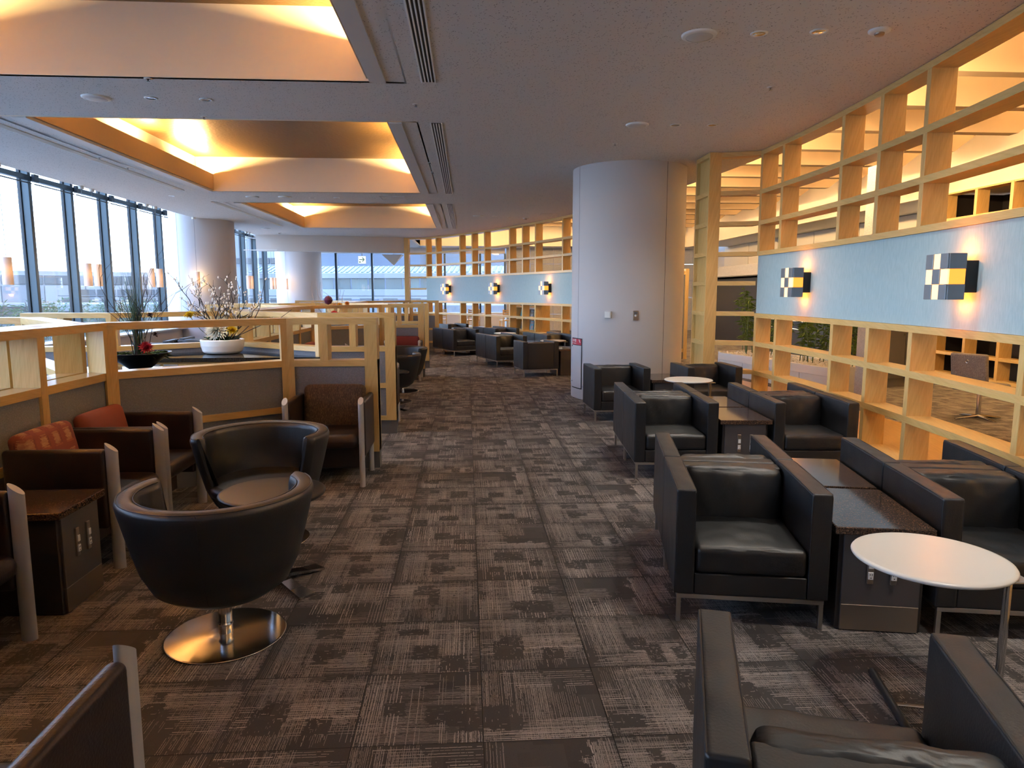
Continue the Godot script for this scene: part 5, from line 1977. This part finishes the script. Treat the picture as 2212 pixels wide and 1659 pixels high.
func magazines():
	var covers := [Color8(60, 150, 176), Color8(120, 130, 150), Color8(40, 110, 130), Color8(180, 176, 170), Color8(70, 70, 74), Color8(150, 110, 90)]
	var cm := []
	for k in 6:
		cm.append(flat(covers[k], 0.3))
	var where := ["left", "right"]
	for rck in 2:
		var a := 13.1 / AR if rck == 0 else 9.9 / AR
		var t := arc_t(a, AR + 1.15)
		var o := thing("magazine_rack", "white magazine rack seen through the far screen, the %s one" % where[rck], "magazine rack", t.origin, a, "magazine racks")
		obj("back_board", bx(Vector3(0.16, 0.85, 0), Vector3(0.04, 1.6, 1.5), 0.003), M.white, o)
		for s in [-1.0, 1.0]:
			obj("side", bx(Vector3(0.05, 0.85, s * 0.77), Vector3(0.3, 1.7, 0.04), 0.003), M.wood, o)
		for i in 3:
			var y := 0.50 + 0.37 * i
			obj("shelf", bx(Vector3(0.0, y, 0), Vector3(0.22, 0.03, 1.5), 0.003), M.wood, o)
			obj("lip", bx(Vector3(-0.11, y + 0.025, 0), Vector3(0.012, 0.05, 1.5), 0.002), M.wood, o)
			for j in 5:
				var k := (i * 2 + j + rck) % 6
				var p := thing("magazine", "%s magazine, %s on the %s shelf, %s rack" % [["cyan", "grey-blue", "dark teal", "pale grey", "black and grey", "tan"][k], ["first from left", "second from left", "third from left", "fourth from left", "fifth from left"][j], ["lowest", "middle", "top"][i], where[rck]], "magazine", t * Vector3(0.02, y + 0.018, 0.56 - 0.28 * j), a, "magazines on the racks")
				var mm := MB.new()
				mm.box(Vector3(0, 0.145, 0), Vector3(0.008, 0.29, 0.2), 0.001, Transform3D(Basis(Vector3.BACK, -0.22), Vector3.ZERO))
				obj("cover", mm, cm[k], p)
				mm = MB.new()
				mm.box(Vector3(-0.005, 0.235, 0), Vector3(0.002, 0.05, 0.16), 0.0, Transform3D(Basis(Vector3.BACK, -0.22), Vector3.ZERO))
				mm.box(Vector3(-0.005, 0.09, 0.02), Vector3(0.002, 0.1, 0.1), 0.0, Transform3D(Basis(Vector3.BACK, -0.22), Vector3.ZERO))
				obj("print", mm, cm[(k + 3) % 6], p)

func dining():
	# wooden chairs with slatted backs and a dark sideboard behind the far screen
	var tags := ["wooden slat-backed chair behind the far screen, leftmost", "wooden slat-backed chair behind the far screen, middle", "wooden slat-backed chair behind the far screen, right"]
	for k in 3:
		var p := Vector3(-1.0 + 1.25 * k, 0, -27.3 + 0.5 * k)
		var o := thing("dining_chair", tags[k], "chair", p, 0.15 * k, "slat-backed chairs")
		obj("seat", bx(Vector3(0, 0.66, 0), Vector3(0.42, 0.04, 0.42), 0.006), M.wood, o)
		for i in 4:
			obj("slat", bx(Vector3(0, 0.82 + 0.07 * i, 0.2), Vector3(0.46, 0.045, 0.02), 0.003), M.wood, o)
		for s in [-1.0, 1.0]:
			obj("leg", bx(Vector3(s * 0.2, 0.32, -0.19), Vector3(0.035, 0.64, 0.035), 0.003), M.wood, o)
			obj("leg", bx(Vector3(s * 0.21, 0.54, 0.19), Vector3(0.035, 1.08, 0.035), 0.003), M.wood, o)
	var sb := thing("sideboard", "dark sideboard with a white top behind the far screen", "sideboard", Vector3(-3.3, 0, -27.6))
	obj("body", bx(Vector3(0, 0.45, 0), Vector3(2.6, 0.88, 0.5), 0.004), M.dark, sb)
	obj("top", bx(Vector3(0, 0.905, 0), Vector3(2.7, 0.03, 0.56), 0.003), M.gloss_white, sb)
	var tl := thing("table_lamp", "small lit table lamp on the far sideboard", "lamp", Vector3(-4.2, 0.92, -27.6))
	obj("shade_lamp", bx(Vector3(0, 0.3, 0), Vector3(0.2, 0.3, 0.2), 0.01), glow(Color(1.0, 0.86, 0.55), 0.9), tl)
	obj("foot", bx(Vector3(0, 0.075, 0), Vector3(0.08, 0.15, 0.08), 0.004), M.wood, tl)
	var co := thing("coffee_machine", "black and chrome coffee machine at the far end of the aisle", "coffee machine", Vector3(-2.3, 0.92, -27.55))
	obj("body", bx(Vector3(0, 0.2, 0), Vector3(0.36, 0.4, 0.36), 0.02), M.black, co)
	obj("tap", bx(Vector3(-0.06, 0.24, 0.2), Vector3(0.03, 0.06, 0.08), 0.004), M.chrome, co)
	obj("tray", bx(Vector3(0, 0.03, 0.22), Vector3(0.3, 0.04, 0.12), 0.004), M.chrome, co)
	for k in 3:
		var cu := thing("cup", ["white paper cup left of the coffee machine", "white paper cup farther left of the coffee machine", "white paper cup right of the coffee machine"][k], "cup", Vector3([-2.66, -2.9, -2.02][k], 0.922, -27.45), 0.0, "paper cups")
		var m := MB.new()
		m.lathe([[0.0, 0.0], [0.03, 0.0], [0.042, 0.14], [0.044, 0.145], [0.040, 0.143], [0.0, 0.13]], 16)
		obj("cup_body", m, M.white, cu)

# ---------------------------------------------------------------- outside
func outside():
	var g := MB.new()
	g.box(Vector3(-80, -6.5, -80), Vector3(400, 1.0, 400))
	tag(struct("ground_apron", g, flat(Color8(120, 122, 120), 0.9)), "", "")
	# terrace with hedge right outside the glass
	var tr := MB.new()
	tr.box(Vector3(-10.6, -0.35, -13.0), Vector3(5.4, 0.5, 40.0))
	struct("ground_terrace", tr, flat(Color8(190, 190, 184), 0.9))
	var leaf_m := flat(Color8(60, 88, 44), 0.6)
	leaf_m.backlight_enabled = true
	leaf_m.backlight = Color(0.16, 0.22, 0.08)
	var proto: Node3D = null
	for k in 13:
		var p := Vector3(-9.5 - 0.4 * rng.randf(), -0.1, -9.5 - 1.12 * k)
		if proto == null:
			proto = thing("shrub", "leafy green shrub of the hedge outside the left windows", "shrub", p, 0.0, "hedge shrubs outside the windows")
			var st := MB.new()
			var lf := MB.new()
			for i in 16:
				var a := rng.randf() * TAU
				var top := Vector3(cos(a) * rng.randf_range(0.1, 0.42), rng.randf_range(0.9, 1.6), sin(a) * rng.randf_range(0.1, 0.45))
				st.tube([Vector3(cos(a) * 0.08, 0, sin(a) * 0.08), top * 0.5 + Vector3(0, 0.05, 0), top], [0.012, 0.009, 0.004], 5)
			for i in 900:
				var a := rng.randf() * TAU
				var rr := sqrt(rng.randf()) * 0.5
				var y := rng.randf_range(0.1, 1.66) * (1.0 - 0.22 * rr)
				lf.leaf(Vector3(cos(a) * rr, y, sin(a) * rr), Vector3(cos(a) + rng.randf_range(-0.7, 0.7), rng.randf_range(-0.1, 1.0), sin(a) + rng.randf_range(-0.7, 0.7)), Vector3(-sin(a), 0.2, cos(a)), rng.randf_range(0.07, 0.15), rng.randf_range(0.02, 0.04), 0.15)
			obj("stems", st, flat(Color8(86, 70, 52), 0.8), proto)
			obj("leaves", lf, leaf_m, proto)
		else:
			dup(proto, p, rng.randf() * TAU, "leafy green shrub outside the left windows, the %s of the hedge from the left" % ["first", "second", "third", "fourth", "fifth", "sixth", "seventh", "eighth", "ninth", "tenth", "eleventh", "twelfth", "thirteenth"][k], "hedge shrubs outside the windows").scale = Vector3.ONE * rng.randf_range(0.92, 1.04)
	# terminal across the apron, seen through the left windows
	var wall := flat(Color8(92, 96, 100), 0.8)
	var wallb := flat(Color8(80, 85, 90), 0.8)
	var pane := flat(Color8(22, 32, 42), 0.2)
	var yaw := -0.486
	var bt := thing("terminal_building", "long pale terminal with a dark window band, seen through the left windows", "building", Vector3(-56, -6.0, -106), -yaw)
	obj("hall", bx(Vector3(-27, 5.15, -6), Vector3(86, 10.3, 12), 0.05), wall, bt)
	obj("roof_storey", bx(Vector3(-27, 10.6, -9), Vector3(86, 0.5, 10), 0.05), wall, bt)
	for k in 17:
		obj("facade_panel", bx(Vector3(-67 + 5 * k, 7.4, 0.08), Vector3(4.9, 2.6, 0.2), 0.03), wallb if k % 5 == 2 else wall, bt)
		obj("window_pane", bx(Vector3(-67 + 5 * k, 9.5, 0.1), Vector3(4.8, 1.25, 0.2), 0.03), pane, bt)
	for k in 5:
		obj("lower_window", bx(Vector3(0.5 + 2.6 * k, 7.6, 0.25), Vector3(2.4, 1.1, 0.1), 0.02), pane, bt)
	obj("canopy", bx(Vector3(-27, 6.05, 2.5), Vector3(80, 0.5, 5.0), 0.05), wall, bt)
	obj("dark_bay", bx(Vector3(-27, 5.2, 0.3), Vector3(78, 1.3, 0.2), 0.02), pane, bt)
	var crane := thing("crane_truck", "small yellow lift truck on the far terminal's roof", "vehicle", Vector3(-66.5, 5.2, -99), 0.4)
	obj("cab", bx(Vector3(0, 0.5, 0), Vector3(3.2, 1.0, 1.6), 0.1), flat(Color8(220, 186, 40), 0.5), crane)
	obj("boom", bx(Vector3(-2.6, 0.7, 0), Vector3(2.6, 0.25, 0.3), 0.03), flat(Color8(90, 90, 92), 0.5), crane)
	for s in [-1.0, 1.0]:
		obj("wheel", bx(Vector3(s, 0.05, 0.8), Vector3(0.6, 0.5, 0.2), 0.1), M.black, crane)
	var mast := thing("light_mast", "thin mast with a floodlight head beyond the far terminal", "mast", Vector3(-84, -6, -124), 0.5)
	var m := MB.new()
	m.tube([Vector3(0, 0, 0), Vector3(0, 23.0, 0)], [0.25, 0.12], 8)
	obj("pole", m, flat(Color8(150, 160, 170), 0.6), mast)
	obj("head", bx(Vector3(-0.6, 23.0, 0), Vector3(3.6, 1.0, 0.6), 0.1), flat(Color8(130, 144, 156), 0.6), mast)
	# parked aircraft nose at the left edge
	var pl := thing("aircraft", "white aircraft nose at the left edge, outside the windows", "aircraft", Vector3(-42, -3.4, -62), 0.35)
	m = MB.new()
	m.lathe([[0.0, 0.0], [0.7, 0.25], [1.35, 1.0], [1.85, 2.2], [2.1, 4.0], [2.15, 20.0], [0.0, 20.0]], 32, Transform3D(Basis(Vector3.BACK, PI / 2), Vector3(4, 0.0, 0)))
	obj("fuselage", m, flat(Color8(236, 236, 236), 0.3), pl)
	obj("gear", bx(Vector3(0, -2.3, 0), Vector3(0.3, 1.4, 0.3), 0.03), pane, pl)
	# concourse across the far end
	var cc := thing("concourse_building", "white concourse with a ribbed skylight roof, seen through the far windows", "building", Vector3(2, -6.0, -82), -0.14)
	obj("base", bx(Vector3(0, 3.1, 0), Vector3(54, 6.2, 8), 0.05), wall, cc)
	obj("parapet", bx(Vector3(0, 7.5, 4.1), Vector3(54, 1.1, 0.3), 0.03), wall, cc)
	for k in 27:
		obj("glass_pane", bx(Vector3(-26 + 2 * k, 8.65, 2.6), Vector3(1.86, 1.3, 0.12), 0.02), flat(Color8(34, 54, 58) if k % 3 else Color8(56, 74, 74), 0.25), cc)
	obj("fascia", bx(Vector3(0, 9.6, 2.9), Vector3(54, 0.62, 1.0), 0.05), wall, cc)
	m = MB.new()
	m.face([Vector3(-27, 9.9, 3.3), Vector3(27, 9.9, 3.3), Vector3(27, 10.75, 0.2), Vector3(-27, 10.75, 0.2)], Vector3(0, 1, 0.6))
	m.face([Vector3(-27, 9.9, -4), Vector3(27, 9.9, -4), Vector3(27, 10.75, 0.2), Vector3(-27, 10.75, 0.2)], Vector3(0, 1, -0.6))
	obj("roof", m, flat(Color8(100, 107, 112), 0.6), cc)
	m = MB.new()
	for k in 90:
		var t := Transform3D(Basis(Vector3.RIGHT, 0.27), Vector3(-26.7 + 0.6 * k, 10.36, 1.75))
		m.box(Vector3.ZERO, Vector3(0.26, 0.1, 2.9), 0.0, t)
	obj("roof_ribs", m, flat(Color8(36, 58, 72), 0.4), cc).set_meta("kind", "stuff")
	var hb := thing("hangar_building", "grey blocky building rising behind the white concourse", "building", Vector3(6, -6, -128), -0.1)
	obj("block", bx(Vector3(0, 13, 0), Vector3(34, 26, 20), 0.05), flat(Color8(72, 80, 88), 0.8), hb)
	obj("annex", bx(Vector3(-22, 9, 8), Vector3(20, 18, 14), 0.05), flat(Color8(60, 70, 84), 0.8), hb)
	var ob := thing("office_building", "pale office block with one band of windows behind the concourse", "building", Vector3(-40, -6, -160), -0.2)
	obj("block", bx(Vector3(0, 11, 0), Vector3(40, 22, 14), 0.05), flat(Color8(112, 115, 118), 0.8), ob)
	for k in 12:
		obj("window_pane", bx(Vector3(-18 + 3.2 * k, 14.4, 7.1), Vector3(3.0, 1.2, 0.2), 0.03), pane, ob)
	# footbridge parapet with railing just outside the far window
	var rl := thing("railing", "white roof edge with a dark railing just outside the far windows", "railing", Vector3(-6, 0, -45), -0.22)
	obj("roof_slab", bx(Vector3(0, 0.75, 0), Vector3(40, 0.5, 6), 0.05), wall, rl)
	for y in [1.2, 1.5]:
		obj("rail", bx(Vector3(0, y, 2.8), Vector3(40, 0.05, 0.05), 0.01), pane, rl)
	for k in 28:
		obj("railing_panel", bx(Vector3(-19.3 + 1.43 * k, 1.22, 2.8), Vector3(0.9, 0.28, 0.05), 0.01), pane, rl)
